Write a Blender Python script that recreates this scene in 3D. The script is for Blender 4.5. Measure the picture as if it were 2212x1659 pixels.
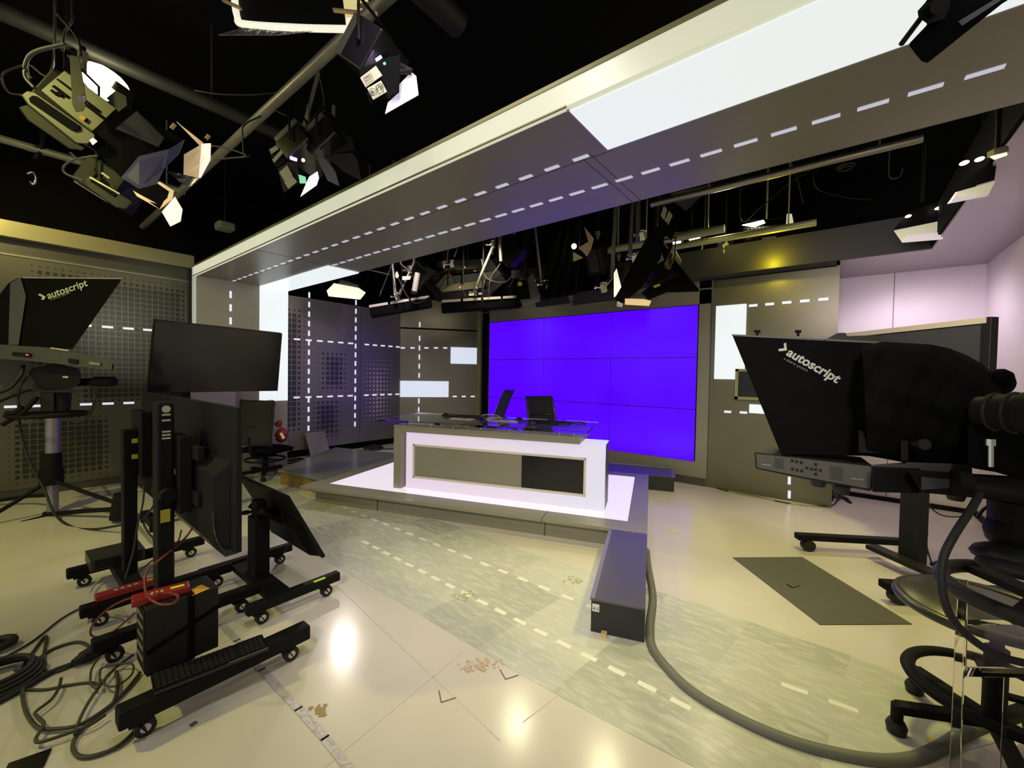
import bpy, bmesh, math, random
from mathutils import Vector as V, Matrix
random.seed(7)
PI=math.pi
sc=bpy.context.scene
COL=sc.collection
for o in list(bpy.data.objects): bpy.data.objects.remove(o)

# ---------------------------------------------------------------- camera
F=884.0; CX,CY=1106.0,829.5; H=1.42
yaw,pitch,roll=[math.radians(a) for a in (-38.355,-1.3415,.983)]
cf=V((math.sin(yaw)*math.cos(pitch),math.cos(yaw)*math.cos(pitch),math.sin(pitch)))
cr0=V((math.cos(yaw),-math.sin(yaw),0)); cu0=cr0.cross(cf)
cr=cr0*math.cos(roll)+cu0*math.sin(roll); cu=-cr0*math.sin(roll)+cu0*math.cos(roll)
CAM=V((0,0,H))
cd=bpy.data.cameras.new('camera'); cam=bpy.data.objects.new('camera',cd); COL.objects.link(cam)
cd.sensor_fit='HORIZONTAL'; cd.sensor_width=36; cd.lens=F/2212*36; cd.clip_start=.05; cd.clip_end=60
R=Matrix((cr,cu,-cf)).transposed().to_4x4(); R.translation=CAM; cam.matrix_world=R
sc.camera=cam
# surveying helpers: where the sight line through a photo pixel meets a real plane of the room
def ray(x,y): return cf+cr*((x-CX)/F)-cu*((y-CY)/F)
def Z(x,y,z=0.0): d=ray(x,y); return CAM+d*((z-H)/d.z)
def XP(x,y,X): d=ray(x,y); return CAM+d*(X/d.x)
def YP(x,y,Y): d=ray(x,y); return CAM+d*(Y/d.y)
def D(x,y,t): return CAM+ray(x,y)*t
def cv(a,b,c): return (cr*a+cu*b+cf*c).normalized()

# ---------------------------------------------------------------- view, world, lights
sc.view_settings.view_transform='Standard'; sc.view_settings.look='None'
sc.view_settings.exposure=0.0; sc.view_settings.gamma=1; sc.view_settings.use_curve_mapping=False
w=bpy.data.worlds.new('world'); sc.world=w; w.use_nodes=True
bg=w.node_tree.nodes['Background']; bg.inputs[0].default_value=(.80,.78,.66,1); bg.inputs[1].default_value=.62
def lamp(kind,name,loc,aim,power,color,size=.2,angle=60,blend=.5,sizey=None):
    l=bpy.data.lights.new(name,kind); l.energy=power; l.color=color
    if kind=='SPOT': l.spot_size=math.radians(angle); l.spot_blend=blend; l.shadow_soft_size=size
    elif kind=='AREA':
        l.size=size
        if sizey: l.shape='RECTANGLE'; l.size_y=sizey
    else: l.shadow_soft_size=size
    o=bpy.data.objects.new(name,l); COL.objects.link(o); o.location=loc
    o.rotation_euler=(V(aim)-V(loc)).to_track_quat('-Z','Y').to_euler()
    return o
WARM=(1,.86,.50); NEUT=(1,.92,.87); YEL=(1,.94,.20); PINK=(1,.86,.96)
LIGHTS=[
 ('SPOT','key_light_desk',(-1.2,.7,3.4),(-2.3,2.7,0),75,NEUT,.10,95,.9),
 ('SPOT','key_light_floor',(-1.28,.33,3.4),(-1.2,1.6,0),30,(1,.91,.88),.11,120,.9),
 ('SPOT','back_light_left',D(748,622,5.9),(-1.6,.9,0),100,(1,.86,.80),.05,80,.8),
 ('SPOT','back_light_middle',D(1134,596,4.5),(-1.2,1.2,0),50,(1,.92,.60),.09,80,.8),
 ('SPOT','back_light_centre',D(1330,580,3.9),(-.8,1.3,0),50,(1,.92,.55),.09,80,.8),
 ('SPOT','back_light_right',D(1562,500,4.9),(.0,2.0,0),100,(1,.92,.5),.09,100,.8),
 ('SPOT','front_fill_added',(.5,-1.6,2.9),(-2.2,3.4,.5),480,(1,.92,.78),.15,52,.8),  # added fill from behind the camera, brightens desk and platform front
 ('SPOT','front_light_left',(-2.2,-2.4,3.0),(-5.5,2.6,1.2),60,(1,.90,.76),.15,70,.8),
 ('SPOT','warm_light_right',(-.1,3.3,3.1),(-.1,3.6,0),160,YEL,.12,125,.9),
 ('SPOT','warm_light_left',(-3.9,-1.7,3.95),(-4.3,.5,.0),330,(1,.95,.24),.12,105,.9),
 ('SPOT','warm_light_wall',(-5.4,-.3,3.4),(-6.9,.25,2.85),105,(1,.84,.28),.10,70,1.0),
 ('SPOT','column_fill_added',(-2.6,1.0,2.3),(-6.25,1.95,1.7),140,(1,.97,.76),.12,50,.9),  # added spot without a fixture, lifts the portal column face
 ('SPOT','cyc_light',(.1,3.2,2.5),(1.0,6.5,1.2),80,PINK,.3,110,.8),
 ('SPOT','cyc_fill_added',(.55,5.85,2.5),(.8,6.3,0),32,PINK,.25,170,.6),  # added fill under the soffit, brightens the backdrop but not the pier
 ('SPOT','pier_light',(-.5,4.3,2.6),(-.45,5.7,1.9),3,(1,.95,.12),.08,95,.9),
 ('SPOT','back_set_light',(-3.2,3.6,2.9),(-5.6,5.6,1.2),90,(1,.87,.62),.1,95,.9),
 ('SPOT','wall_pink_light',(-3.6,2.8,2.9),(-6.8,3.5,1.0),70,(1,.82,.88),.1,80,.9),
 ('POINT','header_glow',(-.60,5.36,2.74),(-.6,5.5,2.8),8,(1,.80,.02),.03),
]
for L in LIGHTS: lamp(*L)

# ---------------------------------------------------------------- materials
MATS={}
def mat(name,col,rough=.5,metal=0,emit=0,ecol=None,noise=0,nscale=8,bump=0,alpha=None,trans=0,spec=None,coat=0,aniso=0):
    if name in MATS: return MATS[name]
    m=bpy.data.materials.new(name); m.use_nodes=True; nt=m.node_tree; b=nt.nodes['Principled BSDF']
    b.inputs['Base Color'].default_value=(*col,1); b.inputs['Roughness'].default_value=rough; b.inputs['Metallic'].default_value=metal
    if spec is not None: b.inputs['Specular IOR Level'].default_value=spec
    if coat: b.inputs['Coat Weight'].default_value=coat; b.inputs['Coat Roughness'].default_value=.1
    if trans: b.inputs['Transmission Weight'].default_value=trans
    if emit: b.inputs['Emission Color'].default_value=(*(ecol or col),1); b.inputs['Emission Strength'].default_value=emit
    tc=nt.nodes.new('ShaderNodeTexCoord')
    n=nt.nodes.new('ShaderNodeTexNoise'); n.inputs['Scale'].default_value=nscale; n.inputs['Detail'].default_value=5
    nt.links.new(tc.outputs['Object'],n.inputs['Vector'])
    if noise:
        r=nt.nodes.new('ShaderNodeMapRange'); r.inputs['To Min'].default_value=1-noise; r.inputs['To Max'].default_value=1+noise
        nt.links.new(n.outputs['Fac'],r.inputs['Value'])
        mx=nt.nodes.new('ShaderNodeVectorMath'); mx.operation='SCALE'; mx.inputs[0].default_value=col
        nt.links.new(r.outputs['Result'],mx.inputs['Scale']); nt.links.new(mx.outputs[0],b.inputs['Base Color'])
    if bump:
        bp=nt.nodes.new('ShaderNodeBump'); bp.inputs['Strength'].default_value=bump; bp.inputs['Distance'].default_value=.01
        nt.links.new(n.outputs['Fac'],bp.inputs['Height']); nt.links.new(bp.outputs[0],b.inputs['Normal'])
    MATS[name]=m; return m
METAL=mat('brushed_grey_panel',(.25,.235,.178),.36,.12,noise=.06,nscale=3)
METALD=mat('dark_grey_panel',(.085,.08,.07),.42,.4,noise=.1)
ALU=mat('anodised_trim',(.33,.32,.28),.35,.7)
YPOST=mat('brass_toned_trim',(.30,.29,.14),.4,.5)
CHROME=mat('chrome',(.72,.72,.70),.18,1)
STEEL=mat('pipe_steel',(.32,.30,.23),.4,.5,noise=.25)
PIPED=mat('dark_pipe',(.05,.048,.04),.5,.5,noise=.3)
ROD=mat('rod_steel',(.16,.155,.12),.4,.7,noise=.2)
BLK=mat('black_powder_coat',(.0065,.0065,.007),.6,noise=.15,spec=.14)
BLKM=mat('black_matt_fabric',(.0045,.0045,.005),.9,noise=.3,nscale=30,bump=.2,spec=.05)
BLKG=mat('black_gloss_plastic',(.008,.008,.010),.18)
BLKR=mat('black_rubber',(.009,.009,.009),.6)
CHAR=mat('charcoal_plastic',(.014,.014,.014),.55,spec=.2)
DGREY=mat('dark_grey_paint',(.050,.048,.044),.5)
PIT=mat('ceiling_black',(.004,.004,.004),.95,spec=.1)
WLIT=mat('lit_acrylic_white',(.15,.15,.15),.3,emit=.88,ecol=(.90,.97,.98))
WLITB=mat('lit_acrylic_cool',(.15,.15,.15),.3,emit=.84,ecol=(.78,.84,1.0))
WARML=mat('lit_acrylic_warm',(.15,.15,.12),.35,emit=.66,ecol=(.90,.90,.66))
DASH=mat('lit_dash_inlay',(.2,.2,.2),.35,emit=.85,ecol=(.82,.85,.98))
DASHC=mat('dash_inlay_soffit',(.7,.7,.75),.35,emit=.45,ecol=(.75,.78,1.0))
PLIT=mat('lit_platform_glass',(.2,.18,.2),.22,emit=.76,ecol=(1.0,.90,1.0))
BLUE=mat('blue_screen_emission',(.005,.0,.03),.25,spec=.25,emit=1.0,ecol=(.095,0,1.0))
SCRN=mat('switched_off_screen',(.005,.004,.007),.10,spec=.45)
SCRM=mat('matt_off_screen',(.008,.007,.010),.2)
WHITE=mat('cyc_white_panel',(.74,.66,.73),.6,noise=.03)
PINKP=mat('pale_mauve_board',(.34,.30,.34),.5)
SOFR=mat('satin_mauve_soffit',(.36,.32,.35),.33,.3)
PAPER=mat('paper_label',(.40,.38,.28),.7)
INK=mat('label_ink',(.03,.03,.03),.7)
LOGO=mat('logo_print',(.42,.42,.36),.6)
LOGO2=mat('logo_print_small',(.18,.18,.17),.6)
YTAPE=mat('yellow_label',(.55,.48,.05),.6)
GTAPE=mat('fluorescent_tape',(.60,.85,.02),.6)
ORNG=mat('orange_paper',(.80,.42,.02),.7)
RED=mat('red_plastic',(.28,.015,.015),.4)
REDC=mat('red_cable_jacket',(.18,.02,.015),.5)
WCAB=mat('white_cable_jacket',(.5,.5,.45),.5)
OLIVC=mat('olive_cable_jacket',(.045,.043,.02),.55)
GREYC=mat('grey_rubber_duct',(.14,.14,.12),.55,noise=.15)
WOOD=mat('plywood_edge',(.23,.14,.03),.6,noise=.25,nscale=25)
BOXB=mat('black_painted_plywood',(.012,.012,.013),.5,noise=.3,nscale=40,bump=.15)
BOXT=mat('grey_laminate_top',(.085,.082,.085),.3,.1,noise=.08)
MATG=mat('grey_rubber_mat',(.105,.098,.080),.8,noise=.15,nscale=120,bump=.1)
GEL=mat('peach_diffusion_gel',(.80,.58,.32),.6,emit=.35,ecol=(1,.72,.38))  # emission stands in for lamp light passing through the gel
GELW=mat('white_diffusion_gel',(.85,.82,.66),.5,emit=.75,ecol=(1,.97,.80))  # glow painted by emission where a lamp shines through the sheet
GELB=mat('blue_gel',(.06,.06,.14),.3)
BULB=mat('hot_lamp',(1,1,.9),.3,emit=14,ecol=(1,.95,.62))
BULBC=mat('led_lamp_cool',(1,1,1),.3,emit=1.0,ecol=(.86,.78,1))
LEDG=mat('led_green',(0,1,.3),.3,emit=3,ecol=(.1,1,.3))
LEDV=mat('led_violet',(.5,.2,1),.3,emit=6,ecol=(.6,.3,1))
LEDR=mat('led_red',(1,.1,.1),.3,emit=1.5,ecol=(1,.1,.2))
TAPE=mat('aluminium_floor_tape',(.52,.49,.49),.38,.2,noise=.5,nscale=45,bump=.5)
GTAPE2=mat('grey_floor_tape',(.26,.25,.20),.6)
STAIN=mat('dried_stain',(.36,.25,.10),.6)
MARKC=mat('pencil_mark',(.12,.10,.09),.8)
FOIL=mat('crumpled_foil',(.6,.6,.6),.22,.9,noise=.3,nscale=30,bump=1)
WOODP=mat('clothes_peg_wood',(.55,.38,.16),.6)
GLASS=mat('clear_glass',(.93,.97,.97),.02,trans=1)
ACRY=mat('clear_acrylic',(.96,.96,.92),.03,trans=1)
MESHC=mat('chair_mesh',(.012,.012,.013),.85)
REDF=mat('dark_red_fabric',(.20,.015,.02),.8)
SEATC=mat('black_vinyl',(.035,.033,.034),.33)
GLASS.node_tree.nodes['Principled BSDF'].inputs['IOR'].default_value=1.3
ACRY.node_tree.nodes['Principled BSDF'].inputs['IOR'].default_value=1.10

# desk front: translucent white lit from inside, tint drifting from rose to blue along the desk (coloured LEDs behind it)
def desk_lit():
    m=mat('lit_desk_front',(.2,.18,.2),.35,emit=.70,ecol=(1,.82,.95)); nt=m.node_tree; b=nt.nodes['Principled BSDF']
    tc=nt.nodes.new('ShaderNodeTexCoord'); sx=nt.nodes.new('ShaderNodeSeparateXYZ'); nt.links.new(tc.outputs['Object'],sx.inputs[0])
    r=nt.nodes.new('ShaderNodeMapRange'); r.inputs['From Min'].default_value=-1; r.inputs['From Max'].default_value=1
    nt.links.new(sx.outputs['X'],r.inputs['Value'])
    cr_=nt.nodes.new('ShaderNodeValToRGB'); e=cr_.color_ramp.elements
    e[0].color=(.90,.74,.93,1); e[1].color=(.84,.84,1,1)
    x=cr_.color_ramp.elements.new(.35); x.color=(.93,.76,.90,1)
    nt.links.new(r.outputs[0],cr_.inputs[0]); nt.links.new(cr_.outputs[0],b.inputs['Emission Color'])
    return m
DESKL=desk_lit()

# perforated metal: square holes on a grid, hole size fades over areas (boxes: y0,y1,z0,z1,soft)
def perf(name,boxes,cy=.057,cz=.062,hole=(.022,.021,.017),smax=.43,base=(.20,.185,.165)):
    m=bpy.data.materials.new(name); m.use_nodes=True; nt=m.node_tree; b=nt.nodes['Principled BSDF']
    b.inputs['Roughness'].default_value=.34; b.inputs['Metallic'].default_value=.3
    tc=nt.nodes.new('ShaderNodeTexCoord'); s=nt.nodes.new('ShaderNodeSeparateXYZ'); nt.links.new(tc.outputs['Object'],s.inputs[0])
    def M(op,a,c=None,d=None):
        n=nt.nodes.new('ShaderNodeMath'); n.operation=op
        for i,v in enumerate((a,c,d)):
            if v is None: continue
            if isinstance(v,(int,float)): n.inputs[i].default_value=v
            else: nt.links.new(v,n.inputs[i])
        return n.outputs[0]
    u=M('DIVIDE',s.outputs['Y'],cy); v=M('DIVIDE',s.outputs['Z'],cz)
    iu=M('FLOOR',u); iv=M('FLOOR',v)
    fu=M('ABSOLUTE',M('SUBTRACT',M('SUBTRACT',u,iu),.5)); fv=M('ABSOLUTE',M('SUBTRACT',M('SUBTRACT',v,iv),.5))
    yc=M('MULTIPLY',M('ADD',iu,.5),cy); zc=M('MULTIPLY',M('ADD',iv,.5),cz)
    tot=None
    for (y0,y1,z0,z1,sf) in boxes:
        q=M('MINIMUM',M('MINIMUM',M('SUBTRACT',yc,y0),M('SUBTRACT',y1,yc)),M('MINIMUM',M('SUBTRACT',zc,z0),M('SUBTRACT',z1,zc)))
        q=M('MAXIMUM',M('MINIMUM',M('DIVIDE',q,sf),1.0),0.0)
        tot=q if tot is None else M('MAXIMUM',tot,q)
    size=M('MULTIPLY',tot,smax)
    hit=M('LESS_THAN',M('MAXIMUM',fu,fv),size)
    mx=nt.nodes.new('ShaderNodeMix'); mx.data_type='RGBA'; mx.inputs[6].default_value=(*base,1); mx.inputs[7].default_value=(*hole,1)
    nt.links.new(hit,mx.inputs[0]); nt.links.new(mx.outputs[2],b.inputs['Base Color'])
    mr=M('ADD',M('MULTIPLY',hit,-.3),.3); nt.links.new(mr,b.inputs['Metallic'])
    return m

def floor_mat(name,base,marb=None,rough=.18):
    m=bpy.data.materials.new(name); m.use_nodes=True; nt=m.node_tree; b=nt.nodes['Principled BSDF']; b.inputs['Specular IOR Level'].default_value=.32
    tc=nt.nodes.new('ShaderNodeTexCoord')
    n=nt.nodes.new('ShaderNodeTexNoise'); n.inputs['Scale'].default_value=1.3; n.inputs['Detail'].default_value=6
    nt.links.new(tc.outputs['Object'],n.inputs['Vector'])
    ramp=nt.nodes.new('ShaderNodeValToRGB'); e=ramp.color_ramp.elements
    e[0].position=.3; e[1].position=.72; e[0].color=(*[c*.90 for c in base],1); e[1].color=(*[min(1,c*1.08) for c in base],1)
    nt.links.new(n.outputs['Fac'],ramp.inputs[0]); col=ramp.outputs[0]
    n3=nt.nodes.new('ShaderNodeTexNoise'); n3.inputs['Scale'].default_value=6
    nt.links.new(tc.outputs['Object'],n3.inputs['Vector'])
    rr=nt.nodes.new('ShaderNodeMapRange'); rr.inputs['To Min'].default_value=rough-.02; rr.inputs['To Max'].default_value=rough+.05
    nt.links.new(n3.outputs['Fac'],rr.inputs['Value']); nt.links.new(rr.outputs[0],b.inputs['Roughness'])
    if marb:
        mp=nt.nodes.new('ShaderNodeMapping'); mp.inputs['Scale'].default_value=(9,34,1); mp.inputs['Rotation'].default_value=(0,0,.55)
        nt.links.new(tc.outputs['Object'],mp.inputs[0])
        n2=nt.nodes.new('ShaderNodeTexNoise'); n2.inputs['Scale'].default_value=1; n2.inputs['Detail'].default_value=6; n2.inputs['Distortion'].default_value=.6
        nt.links.new(mp.outputs[0],n2.inputs['Vector'])
        r2=nt.nodes.new('ShaderNodeValToRGB'); r2.color_ramp.elements[0].position=.46; r2.color_ramp.elements[1].position=.66
        nt.links.new(n2.outputs['Fac'],r2.inputs[0])
        # square tiles, each a little lighter or darker
        vo=nt.nodes.new('ShaderNodeTexVoronoi'); vo.distance='CHEBYCHEV'; vo.inputs['Randomness'].default_value=0; vo.inputs['Scale'].default_value=2.2
        mp2=nt.nodes.new('ShaderNodeMapping'); mp2.inputs['Rotation'].default_value=(0,0,.12); nt.links.new(tc.outputs['Object'],mp2.inputs[0]); nt.links.new(mp2.outputs[0],vo.inputs['Vector'])
        sp=nt.nodes.new('ShaderNodeSeparateColor'); nt.links.new(vo.outputs['Color'],sp.inputs[0])
        mv=nt.nodes.new('ShaderNodeMapRange'); mv.inputs['To Min'].default_value=.78; mv.inputs['To Max'].default_value=1.12; nt.links.new(sp.outputs[0],mv.inputs['Value'])
        mx=nt.nodes.new('ShaderNodeMix'); mx.data_type='RGBA'; mx.inputs[7].default_value=(*marb,1)
        sc2=nt.nodes.new('ShaderNodeVectorMath'); sc2.operation='SCALE'; nt.links.new(col,sc2.inputs[0]); nt.links.new(mv.outputs[0],sc2.inputs['Scale'])
        ms=nt.nodes.new('ShaderNodeMath'); ms.operation='MULTIPLY'; ms.inputs[1].default_value=.34; nt.links.new(r2.outputs[0],ms.inputs[0])
        nt.links.new(ms.outputs[0],mx.inputs[0]); nt.links.new(sc2.outputs[0],mx.inputs[6]); col=mx.outputs[2]
        bp=nt.nodes.new('ShaderNodeBump'); bp.inputs['Strength'].default_value=.12; bp.inputs['Distance'].default_value=.004
        nt.links.new(n2.outputs['Fac'],bp.inputs['Height']); nt.links.new(bp.outputs[0],b.inputs['Normal'])
    else:
        # faint scuffs
        mp=nt.nodes.new('ShaderNodeMapping'); mp.inputs['Scale'].default_value=(3,9,1); nt.links.new(tc.outputs['Object'],mp.inputs[0])
        n2=nt.nodes.new('ShaderNodeTexNoise'); n2.inputs['Scale'].default_value=2; n2.inputs['Detail'].default_value=9; nt.links.new(mp.outputs[0],n2.inputs['Vector'])
        r2=nt.nodes.new('ShaderNodeValToRGB'); r2.color_ramp.elements[0].position=.66; r2.color_ramp.elements[1].position=.76; nt.links.new(n2.outputs['Fac'],r2.inputs[0])
        ms=nt.nodes.new('ShaderNodeMath'); ms.operation='MULTIPLY'; ms.inputs[1].default_value=.10; nt.links.new(r2.outputs[0],ms.inputs[0])
        mx=nt.nodes.new('ShaderNodeMix'); mx.data_type='RGBA'; mx.inputs[7].default_value=(base[0]*.6,base[1]*.55,base[2]*.42,1)
        nt.links.new(ms.outputs[0],mx.inputs[0]); nt.links.new(col,mx.inputs[6]); col=mx.outputs[2]
    nt.links.new(col,b.inputs['Base Color'])
    return m

# ---------------------------------------------------------------- mesh builder
def frame(fwd,up=(0,0,1)):
    f=V(fwd).normalized(); s=V(up).cross(f)
    if s.length<1e-4: s=V((0,1,0))
    s.normalize(); u=f.cross(s)
    return Matrix((f,s,u)).transposed()      # columns: x forward, y left, z up
class MB:
    def __init__(s): s.v=[]; s.f=[]; s.sm=[]
    def add(s,vs,fs,smooth=False):
        o=len(s.v); s.v+=[V(p) for p in vs]; s.f+=[[i+o for i in f] for f in fs]; s.sm+=[smooth]*len(fs); return s
    def box(s,c,d,R=None):
        c=V(c); h=V(d)/2; pts=[]
        for x in (-1,1):
            for y in (-1,1):
                for z in (-1,1):
                    p=V((x*h.x,y*h.y,z*h.z)); pts.append(c+(R@p if R else p))
        return s.add(pts,[(0,1,3,2),(4,6,7,5),(0,4,5,1),(2,3,7,6),(0,2,6,4),(1,5,7,3)])
    def bb(s,a,b): a=V(a); b=V(b); return s.box((a+b)/2,(abs(b.x-a.x),abs(b.y-a.y),abs(b.z-a.z)))
    def beam(s,a,b,w,h,up=(0,0,1)):
        a=V(a); b=V(b); R=frame(b-a,up); return s.box((a+b)/2,((b-a).length,w,h),R)
    def prism(s,pts,ext):
        pts=[V(p) for p in pts]; e=V(ext); n=len(pts)
        return s.add(pts+[p+e for p in pts],[list(range(n))[::-1],list(range(n,2*n))]+[(i,(i+1)%n,n+(i+1)%n,n+i) for i in range(n)])
    def sheet(s,pts,th=.004):
        pts=[V(p) for p in pts]; n=(pts[1]-pts[0]).cross(pts[2]-pts[0]).normalized(); return s.prism([p-n*th/2 for p in pts],n*th)
    def cyl(s,a,b,r0,r1=None,n=16,caps=True):
        a=V(a); b=V(b); r1=r0 if r1 is None else r1; R=frame(b-a,(0,0,1) if abs((b-a).normalized().z)<.99 else (1,0,0)); vs=[]
        for p,r in ((a,r0),(b,r1)):
            for i in range(n):
                t=2*PI*i/n; vs.append(p+R@V((0,r*math.cos(t),r*math.sin(t))))
        s.add(vs,[(i,(i+1)%n,n+(i+1)%n,n+i) for i in range(n)],True)
        if caps: s.add(vs,[list(range(n))[::-1],list(range(n,2*n))])
        return s
    def tube(s,pts,r,n=8,smooth=True,rs=None):
        P=[V(p) for p in pts]
        if smooth and len(P)>2:
            Q=[]; ext=[P[0]*2-P[1]]+P+[P[-1]*2-P[-2]]
            for i in range(1,len(ext)-2):
                p0,p1,p2,p3=ext[i-1:i+3]
                for k in range(6):
                    t=k/6; Q.append(.5*((2*p1)+(p2-p0)*t+(2*p0-5*p1+4*p2-p3)*t*t+(3*p1-p0-3*p2+p3)*t**3))
            Q.append(P[-1]); P=Q
        m=len(P); vs=[]
        up=V((0,0,1))
        for i,p in enumerate(P):
            d=(P[min(i+1,m-1)]-P[max(i-1,0)])
            if d.length<1e-7: d=V((1,0,0))
            d.normalize(); a=d.cross(up)
            if a.length<.05: a=d.cross(V((1,0,0)))
            a.normalize(); b=d.cross(a)
            rr=r if rs is None else r*rs(i/(m-1))
            for k in range(n): t=2*PI*k/n; vs.append(p+a*rr*math.cos(t)+b*rr*math.sin(t))
        s.add(vs,[(i*n+k,i*n+(k+1)%n,(i+1)*n+(k+1)%n,(i+1)*n+k) for i in range(m-1) for k in range(n)],True)
        s.add(vs,[list(range(n)),list(range((m-1)*n,m*n))[::-1]]); return s
    def torus(s,c,R_,r,Rm=None,n=36,k=10,a0=0,a1=2*PI,sq=1):
        vs=[]; full=abs(a1-a0-2*PI)<1e-4; m=n if full else n+1
        for i in range(m):
            t=a0+(a1-a0)*i/n
            for j in range(k):
                q=2*PI*j/k; p=V(((R_+r*math.cos(q))*math.cos(t),(R_+r*math.cos(q))*math.sin(t),r*sq*math.sin(q)))
                vs.append(V(c)+(Rm@p if Rm else p))
        return s.add(vs,[(i*k+j,((i+1)%m)*k+j,((i+1)%m)*k+(j+1)%k,i*k+(j+1)%k) for i in range(m if full else m-1) for j in range(k)],True)
    def ball(s,c,r,n=14,k=8,sc_=(1,1,1),Rm=None):
        vs=[]
        for i in range(k+1):
            a=PI*i/k
            for j in range(n):
                t=2*PI*j/n; p=V((r*sc_[0]*math.sin(a)*math.cos(t),r*sc_[1]*math.sin(a)*math.sin(t),r*sc_[2]*math.cos(a)))
                vs.append(V(c)+(Rm@p if Rm else p))
        return s.add(vs,[(i*n+j,(i+1)*n+j,(i+1)*n+(j+1)%n,i*n+(j+1)%n) for i in range(k) for j in range(n)],True)
    def grid(s,fn,nu,nv,th=0):
        vs=[fn(i/nu,j/nv) for i in range(nu+1) for j in range(nv+1)]
        fs=[(i*(nv+1)+j,(i+1)*(nv+1)+j,(i+1)*(nv+1)+j+1,i*(nv+1)+j+1) for i in range(nu) for j in range(nv)]
        return s.add(vs,fs,True)
def build(name,mb,m,parent=None,bevel=0,world=True,solid=0,shift=None,weld=False):
    org=V((0,0,0)); rz=0
    if parent is not None and world:
        q=parent; 
        while q is not None: org=org+q.location; q=q.parent
    if parent is None: org=shift if shift is not None else (sum(mb.v,V())/len(mb.v) if mb.v else V())
    me=bpy.data.meshes.new(name); me.from_pydata([tuple(p-org) for p in mb.v],[],mb.f); me.update()
    for i,p in enumerate(me.polygons): p.use_smooth=mb.sm[i]
    bm=bmesh.new(); bm.from_mesh(me)
    if weld: bmesh.ops.remove_doubles(bm,verts=bm.verts,dist=1e-5)
    bmesh.ops.recalc_face_normals(bm,faces=bm.faces); bm.to_mesh(me); bm.free()
    me.materials.append(m); o=bpy.data.objects.new(name,me); COL.objects.link(o)
    if parent is not None:
        o.parent=parent
    else: o.location=org
    if bevel:
        b=o.modifiers.new('bevel','BEVEL'); b.width=bevel; b.segments=2; b.limit_method='ANGLE'; b.angle_limit=math.radians(50)
    if solid:
        b=o.modifiers.new('solid','SOLIDIFY'); b.thickness=solid; b.offset=0
    return o
def thing(name,label,cat,loc,group=None):
    o=bpy.data.objects.new(name,None); COL.objects.link(o); o.location=V(loc); o.empty_display_size=.1
    o['label']=label; o['category']=cat
    if group: o['group']=group
    return o
def tag(o,label,cat,group=None,kind=None):
    o['label']=label; o['category']=cat
    if group: o['group']=group
    if kind: o['kind']=kind
    return o
def struct(name,mb,m,label=None,bevel=0,shift=None):
    o=build(name,mb,m,bevel=bevel,shift=shift); o['kind']='structure'
    if label: o['label']=label
    return o
def text(name,body,m,parent,origin,xd,yd,h,ext=.0006,bold=0,shear=0,spacing=1.0,fit=None):
    c=bpy.data.curves.new(name,'FONT'); c.body=body; c.size=h*1.38; c.extrude=ext; c.offset=bold; c.shear=shear; c.space_character=spacing
    c.resolution_u=3
    t=bpy.data.objects.new(name,c); COL.objects.link(t); bpy.context.view_layer.update()
    me=bpy.data.meshes.new_from_object(t.evaluated_get(bpy.context.evaluated_depsgraph_get())); bpy.data.objects.remove(t)
    x=V(xd).normalized(); z=x.cross(V(yd)).normalized(); y=z.cross(x)
    org=V((0,0,0)); q=parent
    while q is not None: org=org+q.location; q=q.parent
    k=1
    if fit:
        xs=[v.co.x for v in me.vertices]; k=fit/(max(xs)-min(xs)); 
    for v in me.vertices: v.co=V(origin)+x*v.co.x*k+y*v.co.y*k+z*v.co.z-org
    me.materials.clear(); me.materials.append(m); o=bpy.data.objects.new(name,me); COL.objects.link(o); o.parent=parent; return o

# ================================================================ SETTING
XW=-6.87
FLOOR=floor_mat('beige_vinyl_floor',(.64,.592,.535))
ROAD=floor_mat('marbled_grey_vinyl',(.50,.50,.44),(.76,.76,.70),rough=.24)
fl=struct('floor',MB().bb((-7.6,-3.2,-.06),(3.2,7.6,0)),FLOOR,'beige vinyl studio floor',shift=V((0,0,0)))
struct('ceiling',MB().bb((-7.6,-3.2,4.1),(3.2,7.6,4.2)),PIT,'black studio ceiling')
struct('wall_back',MB().bb((-7.6,7.3,-.06),(3.2,7.5,4.2)),PIT,'black studio wall behind the set')
struct('wall_side',MB().bb((-7.7,-3.2,-.06),(-7.5,7.6,4.2)),PIT,'black studio wall behind the perforated set wall')
# inlaid road of marbled vinyl
def fp(pts,z): return [V((Z(x,y).x,Z(x,y).y,z)) for x,y in pts]
lowe=[(440,1052),(510,1094),(600,1147),(701,1209),(766,1246),(873,1307),(971,1367),(1073,1426),(1216,1508),(1280,1542),(1400,1606),(1500,1657),(1640,1730)]
upe=[(2212,1590),(2050,1508),(1960,1466),(1850,1420),(1700,1372),(1540,1315),(1400,1272),(1280,1236),(1155,1199),(1032,1152),(922,1117),(870,1090),(760,1030),(620,1000),(500,985)]
mb=MB(); pts=fp(lowe+upe,.0005); mb.prism(pts,(0,0,.001)); r_=build('floor_inlay',mb,ROAD,fl); r_['label']='marbled grey vinyl road inlaid in the floor'
mb=MB()
def dashes_px(a,b,n,z,length,width,frac=.5):
    A=Z(a[0],a[1],z); B=Z(b[0],b[1],z); d=(B-A); L=d.length; d.normalize(); s=V((-d.y,d.x,0))
    for i in range(n):
        c=A+d*(L*i/(n-1)); c.z=z; mb.box(c,(length,width,.0012),frame(d))
dashes_px((790,1172),(1470,1520),18,.002,.085,.030); dashes_px((745,1097),(1280,1312),17,.002,.085,.030)
dashes_px((612,1040),(670,1062),4,.002,.10,.03); dashes_px((1716,1487),(1822,1525),2,.002,.10,.03)
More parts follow.
